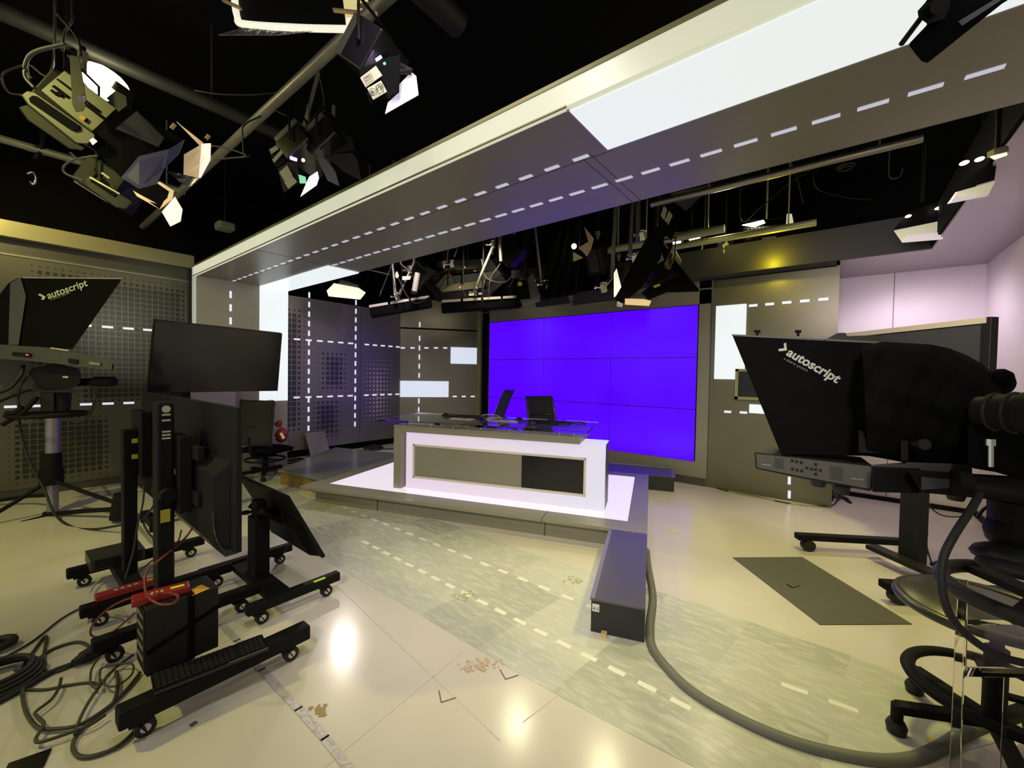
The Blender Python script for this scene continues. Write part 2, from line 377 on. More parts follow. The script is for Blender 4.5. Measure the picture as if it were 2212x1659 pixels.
o=build('dashed_lane_marking',mb,mat('pale_inlay_vinyl',(.80,.76,.68),.4),fl); o['label']='pale dashes in the vinyl road'
# joints between the beige sheets
mb=MB()
for a,b in [((1394,1072),(2170,1265)),((1440,1051),(1900,1125)),((1400,1185),(1620,1232)),((1080,1600),(700,1240)),((480,1390),(930,1160)),((700,1659),(1010,1400)),((1130,1560),(1300,1430))]:
    A=Z(*a); B=Z(*b); mb.beam((A.x,A.y,.0008),(B.x,B.y,.0008),.004,.0012)
build('sheet_joint',mb,mat('floor_joint',(.57,.525,.47),.45),fl)

# left perforated wall
PA=perf('perforated_panel_main',[(.20,1.66,1.10,2.56,.16),(.55,1.7,.95,1.8,.15),(.06,.90,.12,.88,.12),(.95,1.32,.10,.36,.10)],base=(.125,.118,.088))
wl=struct('wall_left',MB().bb((XW-.08,-2.2,.09),(XW,1.66,2.62)),PA,'grey perforated metal set wall on the left',shift=V((XW,0,0)))
build('wall_plinth',MB().bb((XW-.08,-2.2,0),(XW-.012,1.66,.09)),METALD,wl)
build('top_rail',MB().bb((XW,-2.2,2.585),(XW+.012,1.66,2.60)),ALU,wl)
fas=build('wall_fascia',MB().bb((XW-.08,-2.2,2.76),(XW+.10,1.665,2.93)),mat('fascia_metal',(.36,.33,.18),.34,.3,noise=.05),wl,bevel=.003); fas['label']='brass-toned fascia along the top of the wall'
build('wall_cornice',MB().bb((XW-.08,-2.2,2.62),(XW-.02,1.66,2.76)),METALD,wl)
def row(lit,fn,n,parent,m=DASH,name='dashed_light_row'):
    mb=MB()
    for i in range(n): lit_box=fn(i); mb.bb(*lit_box)
    return build(name,mb,m,parent)
for z in (1.905,.985):
    row(0,lambda i:((XW,-1.42+i*.1845,z-.013),(XW+.006,-1.42+i*.1845+.098,z+.013)),17,wl)
# wall beyond the portal
PB=perf('perforated_panel_middle',[(2.6,3.22,.35,2.5,.22),(3.35,3.98,1.0,1.85,.25),(3.25,3.85,.2,1.0,.22)],hole=(.035,.033,.03),cy=.080,cz=.084)
wm=struct('wall_middle',MB().bb((XW-.08,1.9,.12),(XW,4.17,2.62)),PB,'grey perforated set wall behind the lit portal',shift=V((XW,0,0)))
PC=perf('perforated_panel_far',[(4.15,4.95,.35,1.75,.42)],hole=(.60,.54,.60),smax=.36,cy=.075,cz=.080)  # pale hole colour stands in for pinkish light coming through
wf=struct('wall_far',MB().bb((XW-.08,4.18,.12),(XW-.005,5.06,2.62)),PC,'dark metal set wall in the far corner, pinholes painted as lit through',shift=V((XW,0,0)))
MATS['x']=PC
for z in (1.93,.985):
    row(0,lambda i:((XW,2.62+i*.187,z-.013),(XW+.006,2.62+i*.187+.098,z+.013)),8,wm); row(0,lambda i:((XW-.005,4.26+i*.172,z-.013),(XW+.002,4.26+i*.172+.09,z+.013)),5,wf)
for y in (3.235,4.075):
    row(0,lambda i:((XW,y-.014,.42+i*.158),(XW+.006,y+.014,.42+i*.158+.088)),15,wm)
build('top_rail',MB().bb((XW,1.9,2.60),(XW+.012,4.3,2.615)),ALU,wm)
build('wall_plinth',MB().bb((XW-.08,1.9,0),(XW-.05,5.06,.12)),PIT,wm)

# angled panel with two light boxes
A=V((-6.87,5.05,0)); B=V((-5.87,6.30,0)); dv=(B-A).normalized(); nv=V((dv.y,-dv.x,0)); LB=(B-A).length
def ap(s_,z,off=0): return A+dv*s_+nv*off+V((0,0,z))
def abox(mb,s0,s1,z0,z1,o0,o1): return mb.prism([ap(s0,z0,o0),ap(s1,z0,o0),ap(s1,z1,o0),ap(s0,z1,o0)],nv*(o1-o0))
wa=struct('wall_angled',abox(abox(MB(),0,LB,.02,2.30,-.06,0),0,LB,2.33,2.9,-.06,.012),METAL,'grey metal wall panel left of the video wall')
def sx(px):   # distance along the panel hit by a photo column
    d=ray(px,800); t=( (A-CAM).cross(V((d.x,d.y,0))).z)/(V((d.x,d.y,0)).cross(dv).z); return t
s1,s2,s3,s4=sx(858),sx(969.5),sx(973),sx(1032.5)
zq=lambda px,py: (lambda s_:(ap(s_,0)-CAM).dot(V((cf.x,cf.y,0)).normalized()))(sx(px))
def zat(px,py):
    s_=sx(px); P=ap(s_,0); d=ray(px,py); return H+d.z*((P.x-CAM.x)/d.x)
abp=build('light_box',abox(MB(),max(s1,0)+.005,s2,zat(914,857.6),zat(914,823),0,.012),WLITB,wa); abp['label']='lower glowing white light box'
abp=build('light_box',abox(MB(),s3,LB-.01,zat(1000,786),zat(1000,750.5),0,.012),WLITB,wa); abp['label']='upper glowing white light box'
mb=MB()
for px0 in (869.5,890.5,920.5,941,961): s_=sx(px0); zz=zat(px0,751.5); abox(mb,s_-.042,s_+.042,zz-.014,zz+.014,0,.006)
build('dashed_light_row',mb,DASH,wa)
mb=MB()
for px0 in (983,1002.5,1022): s_=sx(px0); zz=zat(px0,856.3); abox(mb,s_-.042,s_+.042,zz-.014,zz+.014,0,.006)
build('dashed_light_row',mb,DASH,wa)
mb=MB(); s_=sx(905.5)
for y in (701,731,751.5,771,791,811,866,885): zz=zat(905,y); abox(mb,s_-.013,s_+.013,zz-.05,zz+.05,0,.016)
build('dashed_light_column',mb,DASH,wa)

# portal: column, beam, lit faces
Xc=-6.25
p0=XP(424.4,594.5,Xc); p1=XP(622.4,628.4,Xc); ZS=(p0.z+p1.z)/2; Y0=p0.y; Y1=p1.y; TH=.115
tr=struct('trim_1',MB().bb((Xc-.14,Y0,0),(Xc,Y1,ZS+TH)).bb((Xc-.14,Y0,ZS),(3.1,Y1,ZS+TH)),METAL,'grey metal portal: column and long overhead beam',bevel=.002)
zl=XP(560,867,Xc).z; yl=XP(560.5,700,Xc).y
o=build('column_light',MB().bb((Xc,yl,zl),(Xc+.012,Y1-.004,ZS-.001)),WLIT,tr); o['label']='tall glowing panel on the column'
cA=Z(704,575,ZS); cB=Z(774,588,ZS)
mb=MB(); mb.bb((Xc+.012,yl,ZS-.012),(cB.x,Y1-.004,ZS)); o=build('soffit_light',mb,WLIT,tr); o['label']='short glowing panel under the left end of the beam'
cC=Z(1312.9,318.7,ZS)
o=build('soffit_light',MB().bb((cC.x,Y0,ZS-.012),(3.1,cC.y,ZS)),mat('lit_soffit_bright',(.12,.12,.12),.35,emit=.86,ecol=(.92,.97,.955)),tr); o['label']='large glowing panel under the right part of the beam'
mb=MB().bb((cC.x-.012,Y0-.01,ZS-.014),(cC.x,cC.y+.012,ZS)).bb((cC.x,cC.y,ZS-.014),(3.1,cC.y+.012,ZS)); build('panel_frame',mb,ALU,tr)
o=build('front_light_strip',MB().bb((Xc-.02,Y0-.03,ZS-.004),(3.1,Y0,ZS+TH)),WARML,tr); o['label']='glowing strip along the front of the beam'
build('strip_edge',MB().bb((Xc-.02,Y0-.034,ZS-.008),(cC.x,Y0-.026,ZS-.001)).bb((Xc-.02,Y0-.036,ZS+TH-.012),(3.1,Y0-.02,ZS+TH+.006)),mat('strip_lip',(.20,.19,.09),.6,.2),tr)
build('column_light_edge',MB().bb((Xc-.14,Y0-.012,0),(Xc-.02,Y0,ZS+TH)),mat('lit_edge_soft',(.4,.4,.38),.5,emit=.28,ecol=(.9,1,.95)),tr)
mb=MB()
d0=Z(505.8,606.1,ZS); d1=Z(1251.9,338.2,ZS); n=29
for i in range(n): x=d0.x+(d1.x-d0.x)*i/(n-1); mb.bb((x-.045,d0.y-.012,ZS-.004),(x+.045,d0.y+.014,ZS))
build('dashed_light_row',mb,DASHC,tr)
mb=MB(); e0=Z(723.3,571.4,ZS); e1=Z(2125.5,157.9,ZS); n=31
for i in range(n): x=e0.x+(e1.x-e0.x)*i/(n-1); mb.bb((x-.05,e0.y-.012,ZS-.004),(x+.05,e0.y+.014,ZS))
build('dashed_light_row',mb,DASHC,tr)
mb=MB(); c=XP(498,650,Xc)
for i in range(15): z=ZS-.13-i*.172; mb.bb((Xc,c.y-.013,z-.09),(Xc+.006,c.y+.013,z))
build('dashed_light_column',mb,DASH,tr)
mb=MB()
for a in [((555,540),(622,552)),((1330,405),(1392,455)),((1272,330),(1330,405))]:
    q0=Z(*a[0],ZS); mb.bb((q0.x-.001,Y0 if a[0][0]<1000 else cC.y,ZS-.0012),(q0.x+.001,Y1,ZS))
q=Z(1100,402,ZS); mb.bb((Xc,q.y-.001,ZS-.0012),(cC.x,q.y+.001,ZS))
build('panel_joint',mb,PIT,tr)

# video wall surround (trim_2) and header
YV=5.754
sr=struct('trim_2',MB().bb((-5.28,YV-.0,2.385),(-1.28,YV+.1,2.72)).bb((-5.28,YV,.0),(-5.115,YV+.1,2.72)).bb((-5.115,YV+.0,.10),(-1.436,YV+.1,.305)).bb((-1.436,YV,0.0),(-1.29,YV+.1,2.72)),METAL,'grey metal surround of the video wall')
build('surround_post',MB().bb((-5.37,YV-.06,0),(-5.28,YV+.1,2.60)),YPOST,sr)
build('surround_reveal',MB().bb((-5.28,YV-.012,.30),(-5.118,YV-.001,2.42)),PIT,sr)
build('top_rail',MB().bb((-5.32,YV-.03,2.565),(-1.29,YV,2.58)),ALU,sr)
build('surround_plinth',MB().bb((-5.2,YV-.02,0),(-1.3,YV+.05,.10)),METALD,sr)
hd=struct('trim_3',MB().bb((-2.6,5.50,2.68),(.68,5.54,3.02)).bb((-2.6,5.54,2.68),(-.0,5.75,2.70)),mat('header_dark',(.030,.029,.024),.6,0),'dark grey header above the video wall')
# pier with dashes and light boxes
wp=struct('wall_pier',MB().bb((-1.28,5.74,0),(.0,5.80,2.57)).bb((-1.30,5.80,2.57),(0,6.0,2.68)).bb((-.04,5.80,0),(0,6.5,2.57)),mat('pier_panel',(.165,.157,.105),.36,.5,noise=.06),'grey metal wall right of the video wall')
def lb(px0,py0,px1,py1,name,lab,m=WLIT,th=.014,par=wp):
    a=YP(px0,py0,5.74); b=YP(px1,py1,5.74); o=build(name,MB().bb((a.x,5.74-th,b.z),(b.x,5.74,a.z)),m,par); o['label']=lab; return o
lb(1548,662,1608,820,'light_box','tall glowing white light box',th=.03); lb(1619,873,1700,897,'light_box','low glowing white light box')
mb=MB()
for px,py in ((1627,660),(1662.5,657),(1699.5,653.5),(1738.5,650),(1778.5,646.5)):
    c=YP(px,py,5.74); mb.bb((c.x-.045,5.732,c.z-.015),(c.x+.045,5.74,c.z+.015))
build('dashed_light_row',mb,DASH,wp)
mb=MB()
for px,py in ((1572,889.5),(1606,891)):
    c=YP(px,py,5.74); mb.bb((c.x-.04,5.732,c.z-.014),(c.x+.04,5.74,c.z+.014))
build('dashed_light_row',mb,DASH,wp)
mb=MB()
for py in (975,1008,1038,1068): c=YP(1705,py,5.74); mb.bb((c.x-.014,5.732,c.z-.045),(c.x+.014,5.74,c.z+.045))
build('dashed_light_column',mb,DASH,wp)
a=YP(1590,797,5.74); b=YP(1760,870,5.74)
fr=thing('picture_screen','black screen in a brass-toned frame on the wall right of the video wall','screen',(a.x,5.72,b.z))
mb=MB(); 
for (q0,q1) in (((a.x,b.z),(b.x,b.z+.035)),((a.x,a.z-.03),(b.x,a.z)),((a.x,b.z),(a.x+.035,a.z)),((b.x-.035,b.z),(b.x,a.z))): mb.bb((q0[0],5.695,q0[1]),(q1[0],5.725,q1[1]))
build('frame',mb,YPOST,fr); build('screen',MB().bb((a.x+.03,5.705,b.z+.03),(b.x-.03,5.715,a.z-.025)),BLKG,fr)

# white cyclorama on the right with its soffit
wc=struct('wall_right',MB().bb((.0,6.53,.05),(.50,6.6,2.68)).bb((.506,6.53,.05),(1.22,6.6,2.68)).bb((1.22,-1.0,.05),(1.29,6.6,2.68)),WHITE,'white lit backdrop wall on the right')
build('baseboard',MB().bb((0,6.50,0),(1.22,6.56,.05)).bb((1.19,-1.0,0),(1.25,6.52,.05)),BLK,wc)
build('wall_joint',MB().bb((.499,6.526,.05),(.507,6.53,2.68)),mat('joint_grey',(.22,.2,.22),.6),wc)
struct('trim_4',MB().bb((-.03,5.545,2.68),(1.3,6.6,2.72)).bb((.68,-1.0,2.68),(1.3,5.545,2.72)),SOFR,'mauve-grey soffit over the white backdrop')
struct('trim_5',MB().bb((.66,-1.0,2.70),(.68,5.54,3.0)),PIT,'dark upstand along the soffit edge')

# ================================================================ VIDEO WALL
cw,chh=(5.10-1.445)/3,(2.378-.305)/3
names=['left','middle','right']; hs=['bottom','middle','top']
for i in range(3):
    for j in range(3):
        x0=-5.10+i*cw; z0=.305+j*chh
        t=thing('video_wall_monitor',f'blue-lit video wall monitor in the {hs[j]} row, {names[i]} column' if not(i==1 and j==1) else 'blue-lit monitor at the very centre of the video wall','monitor',(x0,YV,z0),'nine monitors of the video wall')
        build('screen',MB().bb((x0+.004,YV-.012,z0+.004),(x0+cw-.004,YV-.004,z0+chh-.004)),BLUE,t)
        build('bezel',MB().bb((x0+.001,YV-.004,z0+.001),(x0+cw-.001,YV+.0,z0+chh-.001)),BLKG,t)

# ================================================================ PLATFORM and DESK (turned 19.6 degrees)
th=math.radians(19.6); U=V((math.cos(th),math.sin(th),0)); N=V((-math.sin(th),math.cos(th),0)); RP=Matrix((U,N,V((0,0,1)))).transposed()
def pu(u,n,z): return U*u+N*n+V((0,0,z))
def ub(mb,u0,u1,n0,n1,z0,z1): return mb.box(pu((u0+u1)/2,(n0+n1)/2,(z0+z1)/2),(u1-u0,n1-n0,z1-z0),RP)
HP=.19
pf=thing('stage_platform','low metal-edged platform with glowing white floor under the news desk','platform',pu(-1.7,4.4,0))
mb=MB(); ub(mb,-3.42,-.02,3.50,5.38,0,HP-.03); build('riser',mb,METAL,pf,bevel=.002)
mb=MB(); ub(mb,-3.52,0,3.38,3.59,HP-.03,HP); ub(mb,-3.52,-3.32,3.59,5.4,HP-.03,HP); ub(mb,-.16,0,3.59,5.4,HP-.03,HP); ub(mb,-3.32,-.16,5.22,5.4,HP-.03,HP); build('metal_border',mb,METAL,pf,bevel=.002)
mb=MB(); 
us=[-3.32,-2.33,-1.42,-.50,-.16]
for i in range(len(us)-1):
    for (n0,n1) in ((3.59,4.45),(4.45,5.22)): ub(mb,us[i]+.003,us[i+1]-.003,n0+.003,n1-.003,HP-.03,HP-.002)
build('glowing_floor_panel',mb,PLIT,pf)
mb=MB(); ub(mb,-3.32,-.16,3.59,5.22,HP-.06,HP-.031); build('panel_bed',mb,mat('platform_joint',(.5,.45,.5),.6),pf)
mb=MB(); ub(mb,-2.62,-2.616,3.495,3.5,0,HP-.03); ub(mb,-.86,-.856,3.495,3.5,0,HP-.03); ub(mb,-.86,-.856,3.378,3.59,HP-.031,HP+.0006); build('riser_joint',mb,PIT,pf)
ex=thing('stage_extension','plain dark grey platform extension left of the glowing platform','platform',(-5.4,2.9,0))
q=[V((-5.40,2.17,0)),V((-4.53,2.30,0)),pu(-3.53,5.33,0),V((-6.34,3.42,0))]
build('top_board',MB().prism([p+V((0,0,HP-.025)) for p in q],(0,0,.025)),mat('extension_laminate',(.16,.155,.15),.24,.0,noise=.05),ex,bevel=.002)
c=sum(q,V())/4
build('wooden_riser',MB().prism([c+(p-c)*.96 for p in q],(0,0,HP-.026)),WOOD,ex)
bx=thing('stage_box','dark platform box running along the foot of the video wall','platform box',pu(-.3,5.6,0))
mb=MB(); ub(mb,-3.0,.30,5.41,5.93,0,HP-.012); build('body',mb,BOXB,bx)
mb=MB(); ub(mb,-3.0,.31,5.405,5.93,HP-.012,HP); build('top_board',mb,BOXT,bx)
mb=MB(); ub(mb,-3.0,.312,5.925,5.935,HP-.012,HP+.003); ub(mb,.27,.314,5.42,5.93,HP-.002,HP+.002); build('metal_edge',mb,ALU,bx)
ab=thing('stage_box','black box with paper A-2 label lying in front of the platform corner','platform box',pu(-.14,2.8,0))
mb=MB(); ub(mb,-.285,0,2.27,3.365,.0,HP-.012); build('body',mb,BOXB,ab,bevel=.003)
mb=MB(); ub(mb,-.285,0,2.268,3.365,HP-.012,HP-.002); build('top_board',mb,BOXT,ab)
mb=MB(); ub(mb,-.292,-.266,2.27,3.365,HP-.014,HP+.001); ub(mb,-.266,.0,3.35,3.366,HP-.01,HP+.001); build('metal_edge',mb,mat('violet_grey_trim',(.22,.2,.3),.4,.4),ab)
mb=MB(); ub(mb,-.279,-.240,2.2685,2.2695,.118,.160); lbx=build('paper_label',mb,mat('white_label',(.6,.6,.58),.7),ab)
text('label_writing','A-2',INK,lbx,pu(-.276,2.2675,.128),U,(0,0,1),.022,fit=.032)
mb=MB(); ub(mb,-.285,-.243,2.2683,2.2697,.105,.116); build('black_tape',mb,BLKG,ab)
tag(build('wood_wedge',ub(MB(),-.225,-.195,2.235,2.268,.0,.022),WOODP),'small wooden wedge on floor against the A-2 box','wedge')

dk=thing('news_desk','news desk with glowing white front, metal frame and glass top','desk',pu(-1.45,3.95,HP),None)
o_=dk
uL,uR,nF,nB,zb,zt=-2.46,-.375,3.765,4.10,HP,.79
t=build('lit_body',ub(MB(),-.0,0.001,0,.001,0,.001),DESKL,dk); bpy.data.objects.remove(t)
# lit body: hollow frame around the inset panel
def deskpart(name,mb,m,**k): return build(name,mb,m,dk,**k)
i0,i1,z0_,z1_=-2.375,-.545,.305,.665
mb=MB(); ub(mb,uL,uR,nF,nF+.04,zb,z0_); ub(mb,uL,uR,nF,nF+.04,z1_,zt); ub(mb,uL,i0,nF,nF+.04,z0_,z1_); ub(mb,i1,uR,nF,nF+.04,z0_,z1_)
ub(mb,uL,uR-.004,nF+.04,nB,zt-.03,zt); 
# X of the object frame must run along the desk: rotate the mesh into an own object frame
def build_rot(name,mb,m,parent,origin,**k):
    inv=RP.transposed(); o=build(name,MB(),m,parent); me=o.data; me.clear_geometry()
    me.from_pydata([tuple(inv@(p-origin)) for p in mb.v],[],mb.f); me.update(); me.materials.clear(); me.materials.append(m)
    bm=bmesh.new(); bm.from_mesh(me); bmesh.ops.recalc_face_normals(bm,faces=bm.faces); bm.to_mesh(me); bm.free()
    org=V((0,0,0)); q=parent
    while q is not None: org=org+q.location; q=q.parent
    o.location=origin-org; o.rotation_euler=(0,0,th); return o
build_rot('glowing_front',mb,DESKL,dk,pu(-1.42,nF,.49))
mb=MB(); 
for a_ in ((i0,i1,z0_,z0_+.022),(i0,i1,z1_-.022,z1_),(i0,i0+.022,z0_,z1_),(i1-.022,i1,z0_,z1_)): ub(mb,a_[0],a_[1],nF-.006,nF+.02,a_[2],a_[3])
deskpart('inset_frame',mb,mat('inset_frame_trim',(.62,.57,.50),.4,0))
mb=MB(); ub(mb,i0+.022,-1.175,nF+.008,nF+.03,z0_+.02,z1_-.02); deskpart('grey_panel',mb,METAL)
mb=MB(); ub(mb,-1.165,i1-.022,nF+.006,nF+.03,z0_+.02,z1_-.02); deskpart('screen',mb,SCRM)
mb=MB(); ub(mb,-1.175,-1.165,nF-.002,nF+.03,z0_+.02,z1_-.02); deskpart('divider',mb,ALU)
mb=MB(); ub(mb,uR-.004,uR,nF+.01,nB,zb,zt-.006); deskpart('side_panel',mb,METALD)
mb=MB(); ub(mb,uL,uL+.02,nF+.04,nB,zb,zt-.03); deskpart('left_side_panel',mb,METALD)
mb=MB(); ub(mb,-2.575,-2.485,nF-.06,nB+.25,zb,.86); deskpart('leg',mb,METAL,bevel=.003)
mb=MB(); ub(mb,-2.485,-.60,nF-.06,nB+.25,.795,.86); deskpart('metal_apron',mb,METAL,bevel=.003)
mb=MB()
for u_,n_ in [(-2.4,3.74),(-2.15,3.74),(-1.9,3.76),(-1.6,3.78),(-1.3,3.76),(-1.05,3.78),(-.8,3.76),(-.66,3.74),(-2.4,4.2),(-1.6,4.2),(-.75,4.2)]: mb.cyl(pu(u_,n_,.86),pu(u_,n_,.902),.012,n=10)
deskpart('standoff',mb,CHROME)
mb=MB(); ub(mb,-2.72,-.52,3.62,4.44,.903,.925); deskpart('glass_top',mb,GLASS,bevel=.002)

# things on the desk
def kb(label,u,n,ang,z=.925,L=.44,Wd=.13,g=None,name='keyboard'):
    c=pu(u,n,z); t=thing(name,label,'keyboard',c,g); d=U*math.cos(ang)+N*math.sin(ang); R_=frame(d)
    build('case',MB().box(c+V((0,0,.009)),(L,Wd,.018),R_),BLKG,t,bevel=.003)
    mb=MB()
    for r_i in range(5):
        for k_ in range(17):
            mb.box(c+R_@V((-L/2+.02+k_*(L-.04)/16,-Wd/2+.018+r_i*(Wd-.036)/4,.020)),((L-.04)/16*.8,(Wd-.036)/4*.78,.006),R_)
    build('key_block',mb,BLK,t); return t
kb('black keyboard on left half of the glass desk top',-2.0,4.22,.0,g=None)
kb('black keyboard on right half of the glass desk top',-.98,4.10,.0)
def mouse(label,u,n):
    c=pu(u,n,.925); t=thing('computer_mouse',label,'mouse',c)
    build('shell',MB().ball(c+V((0,0,.006)),.055,sc_=(1,.62,.5)),BLKG,t); build('scroll_wheel',MB().cyl(c+V((.02,-.006,.03)),c+V((.02,.006,.03)),.008),CHAR,t)
mouse('black mouse nearest the front edge of the glass desk',-1.12,3.92); mouse('black mouse with grey glint behind the front one',-1.33,4.18)
mouse('black mouse at left end of the desk clutter',-2.26,4.25)
c=pu(-1.93,4.03,.925); t=thing('paper_slip','cream paper slip with cut-outs lying on the glass desk','paper',c)
build('sheet',MB().box(c+V((0,0,.004)),(.26,.10,.006),RP),PAPER,t); build('dark_window',MB().box(c+V((.03,.0,.0075)),(.09,.03,.001),RP).box(c-U*.07+V((0,0,.0075)),(.03,.03,.001),RP),BLK,t)
c=pu(-1.62,4.08,.93); tag(build('coiled_cable',MB().torus(c+V((0,0,.03)),.10,.004,frame((1,0,.2),(0,.3,1))).torus(c+U*.05+V((0,0,.02)),.08,.004,frame((1,.2,.1),(0,.2,1))).tube([c+U*.1,c+U*.22+V((0,0,.004)),c+U*.32-N*.05,c+U*.12-N*.08,c-U*.05],.004),mat('beige_cable',(.45,.38,.28),.5)),'coil of beige cable on the glass desk top','cable')
tag(build('black_cable',MB().tube([pu(-2.25,4.3,.932),pu(-2.1,4.15,.945),pu(-1.85,4.36,.932),pu(-1.7,4.3,.94),pu(-1.55,4.38,.932)],.007),BLKR),'black cables bunched at the rear left of the desk top','cable')
tag(build('black_cable',MB().tube([pu(-.78,4.14,.932),pu(-.68,4.05,.94),pu(-.62,4.2,.932),pu(-.75,4.25,.935),pu(-1.3,4.1,.932)],.006),BLKR),'black cable at the right end of the desk keyboard','cable')

# office chairs ---------------------------------------------------
def office_chair(label,base,rz,back_h=.52,seat_z=.46,z0=HP,ring=False,tilt=.18,bw=.46,gp=None):
    t=thing('office_chair',label,'chair',(base[0],base[1],z0),gp)
    o=V((base[0],base[1],z0)); R_=Matrix.Rotation(rz,3,'Z')
    L=lambda x,y,z: o+R_@V((x,y,z))
    mb=MB()
    def bk(i,j):
        u_=i*2-1; z=seat_z+.10+back_h*j; w_=bw/2*(1-.10*j); y=-.24-.05*math.cos(j*PI)*.6-tilt*j*.8+.05*(u_*u_)
        return L(u_*w_,y,z)
    build('backrest',mb.grid(bk,10,10),MESHC,t,solid=.022)
    mb=MB(); fr_=[bk(0,0)]+[bk(0,k/6) for k in range(1,7)]+[bk(k/6,1) for k in range(1,7)]+[bk(1,1-k/6) for k in range(1,7)]; mb.tube(fr_,.014); mb.tube([bk(0,.42),bk(.5,.42),bk(1,.42)],.016)
    build('back_frame',mb,BLKG,t)
    build('back_support',MB().tube([L(0,-.05,seat_z-.05),L(0,-.22,seat_z-.03),L(0,-.27,seat_z+.2)],.025),BLK,t)
    def st(i,j):
        u_=i*2-1; v_=j*2-1; return L(u_*.25*(1-.1*v_*v_),v_*.24*(1-.08*u_*u_)+.02,seat_z+.03-.02*u_*u_-.03*max(0,v_)**3)
    build('seat',MB().grid(st,10,10),BLKM,t,solid=.06)
    build('mechanism',MB().box(L(0,0,seat_z-.05),(.16,.22,.06),R_),BLK,t)
    build('gas_column',MB().cyl(L(0,0,.09),L(0,0,seat_z-.05),.028).cyl(L(0,0,.07),L(0,0,seat_z*.6),.036),BLK,t)
    for k in range(5):
        a=2*PI*k/5+.3; e=L(.29*math.cos(a),.29*math.sin(a),.085)
        l=build('base_leg',MB().beam(L(0,0,.10),e,.045,.03),BLK,t)
        build('caster',MB().cyl(e+R_@V((-.02,0,-.052)),e+R_@V((.02,0,-.052)),.032,n=14).cyl(e,e+V((0,0,-.045)),.01),BLKG,l)
    if ring: build('foot_ring',MB().torus(L(0,0,.24),.23,.012).beam(L(-.23,0,.24),L(.23,0,.24),.02,.012),BLK,t)
    return t
pA=pu(-2.12,4.93,HP); pB=pu(-1.11,4.88,HP)
office_chair('black office chair behind the desk, left of the two, turned sideways',(pA.x,pA.y),2.0,.42,.50,tilt=.30)
office_chair('black office chair behind the desk, right of the two, facing forward',(pB.x,pB.y),4.3,.38,.46,tilt=.24,bw=.42)
pc=Z(573,1030)
ch=office_chair('black mesh drafting chair standing by the portal column',(pc.x,pc.y),.52,.56,.36,z0=0,ring=True,tilt=-.02,bw=.52)
# red jacket on the chair seat / armrest
PJt=(Z(573,1030)-CAM).dot(cf)-.05; c=D(608,940,PJt)
t=thing('red_jacket','dark red jacket with white print hanging off the drafting chair','jacket',c+V((0,0,-.15)))
mb=MB(); rnd=random.Random(3)
def blob(c,r,sc_): 
    m_=MB()
    m_.ball(c,r,16,12,sc_)
    for i,p in enumerate(m_.v): p+= (p-c)*(.25*math.sin(p.x*60+p.z*40)*math.cos(p.y*50+p.z*70))
    return m_
m1=blob(c+V((0,0,0)),.085,(1.0,.8,1.05)); m2=blob(D(602,915,PJt-.05),.045,(1,1,1)); m1.add(m2.v,m2.f,True)
build('garment',m1,REDF,t); 
mb=MB().sheet([D(604,936,PJt-.16),D(609,934,PJt-.16),D(616,946,PJt-.16),D(611,949,PJt-.16)]); build('white_print',mb,mat('white_print',(.6,.6,.6),.7),t)
tag(build('floor_bumper',MB().tube([V((Z(*p).x,Z(*p).y,.02)) for p in ((517,1030),(545,1022),(575,1019),(604,1023),(612,1033))],.020),mat('beige_rubber',(.45,.42,.32),.5)),'curved beige rubber strip on floor around drafting chair','floor strip')
# pale board behind the carts, panel leaning in the corner
a=XP(400,850,-6.20); b=XP(509,850,-6.20)
t=thing('display_board','pale mauve upright board standing behind the carts against the column','board',(-6.20,a.y,0))
build('panel',MB().bb((-6.225,a.y,.02),(-6.20,b.y,XP(450,846,-6.2).z+.03)),PINKP,t); build('edge_strip',MB().bb((-6.228,b.y,.0),(-6.195,b.y+.012,XP(450,846,-6.2).z+.03)),ALU,t); build('latch',MB().box((-6.19,b.y+.01,XP(511,897,-6.2).z),(.02,.03,.05)),ALU,t)
q=[Z(666,980,.02),Z(703,966,.02)]; 
t=thing('access_panel','small grey metal panel leaning on the perforated wall at the corner','panel',q[0])
tp=[XP(658.5,935.5,-6.78),XP(701,931,-6.78)]; bt=[Z(665,985,0.0),Z(703,976,0.0)]
mb=MB(); bt=[V((-6.60,tp[0].y+.02,.0)),V((-6.60,tp[1].y+.02,.0))]; mb.sheet([bt[0],bt[1],tp[1],tp[0]],.012); build('sheet',mb,mat('leaning_panel_metal',(.27,.25,.20),.38,.4),t)
c=XP(679,937,-6.76); build('round_knob',MB().ball(c,.02),CHROME,t)
c=Z(800,975); tag(build('floor_cable_coil',MB().torus((-6.62,4.30,.02),.16,.012).torus((-6.6,4.33,.035),.13,.012).torus((-6.64,4.3,.05),.15,.01).tube([(-6.5,4.4,.012),(-6.3,4.6,.012),(-6.25,4.8,.012),(-6.35,4.9,.012)],.01),BLKR),'coil of black cable on the floor in the far corner','cable')
tag(build('floor_cable_coil',MB().torus((-6.55,2.85,.02),.14,.012).torus((-6.55,2.9,.035),.11,.012).tube([(-6.5,2.75,.012),(-6.4,2.95,.012),(-6.55,3.2,.012)],.01),BLKR),'coil of black cable beside the portal column foot','cable')

# ================================================================ helpers for pieces set by sight line and distance
def slab(mb,pts,t,depth):
    q=[D(x,y,t) for x,y in pts]; c=(sum(p[0] for p in pts)/len(pts),sum(p[1] for p in pts)/len(pts)); return mb.prism(q,ray(*c).normalized()*depth)
def shp(mb,pts,th=.004): return mb.sheet([D(*p) for p in pts],th)
def tp(pts): return [D(*p) for p in pts]
def fl_(pts,k,ox,oy,z=.008): return [V((lambda q:(q.x,q.y,z))(Z(ox+x/k,oy+y/k))) for x,y in pts]
GRID=3.25

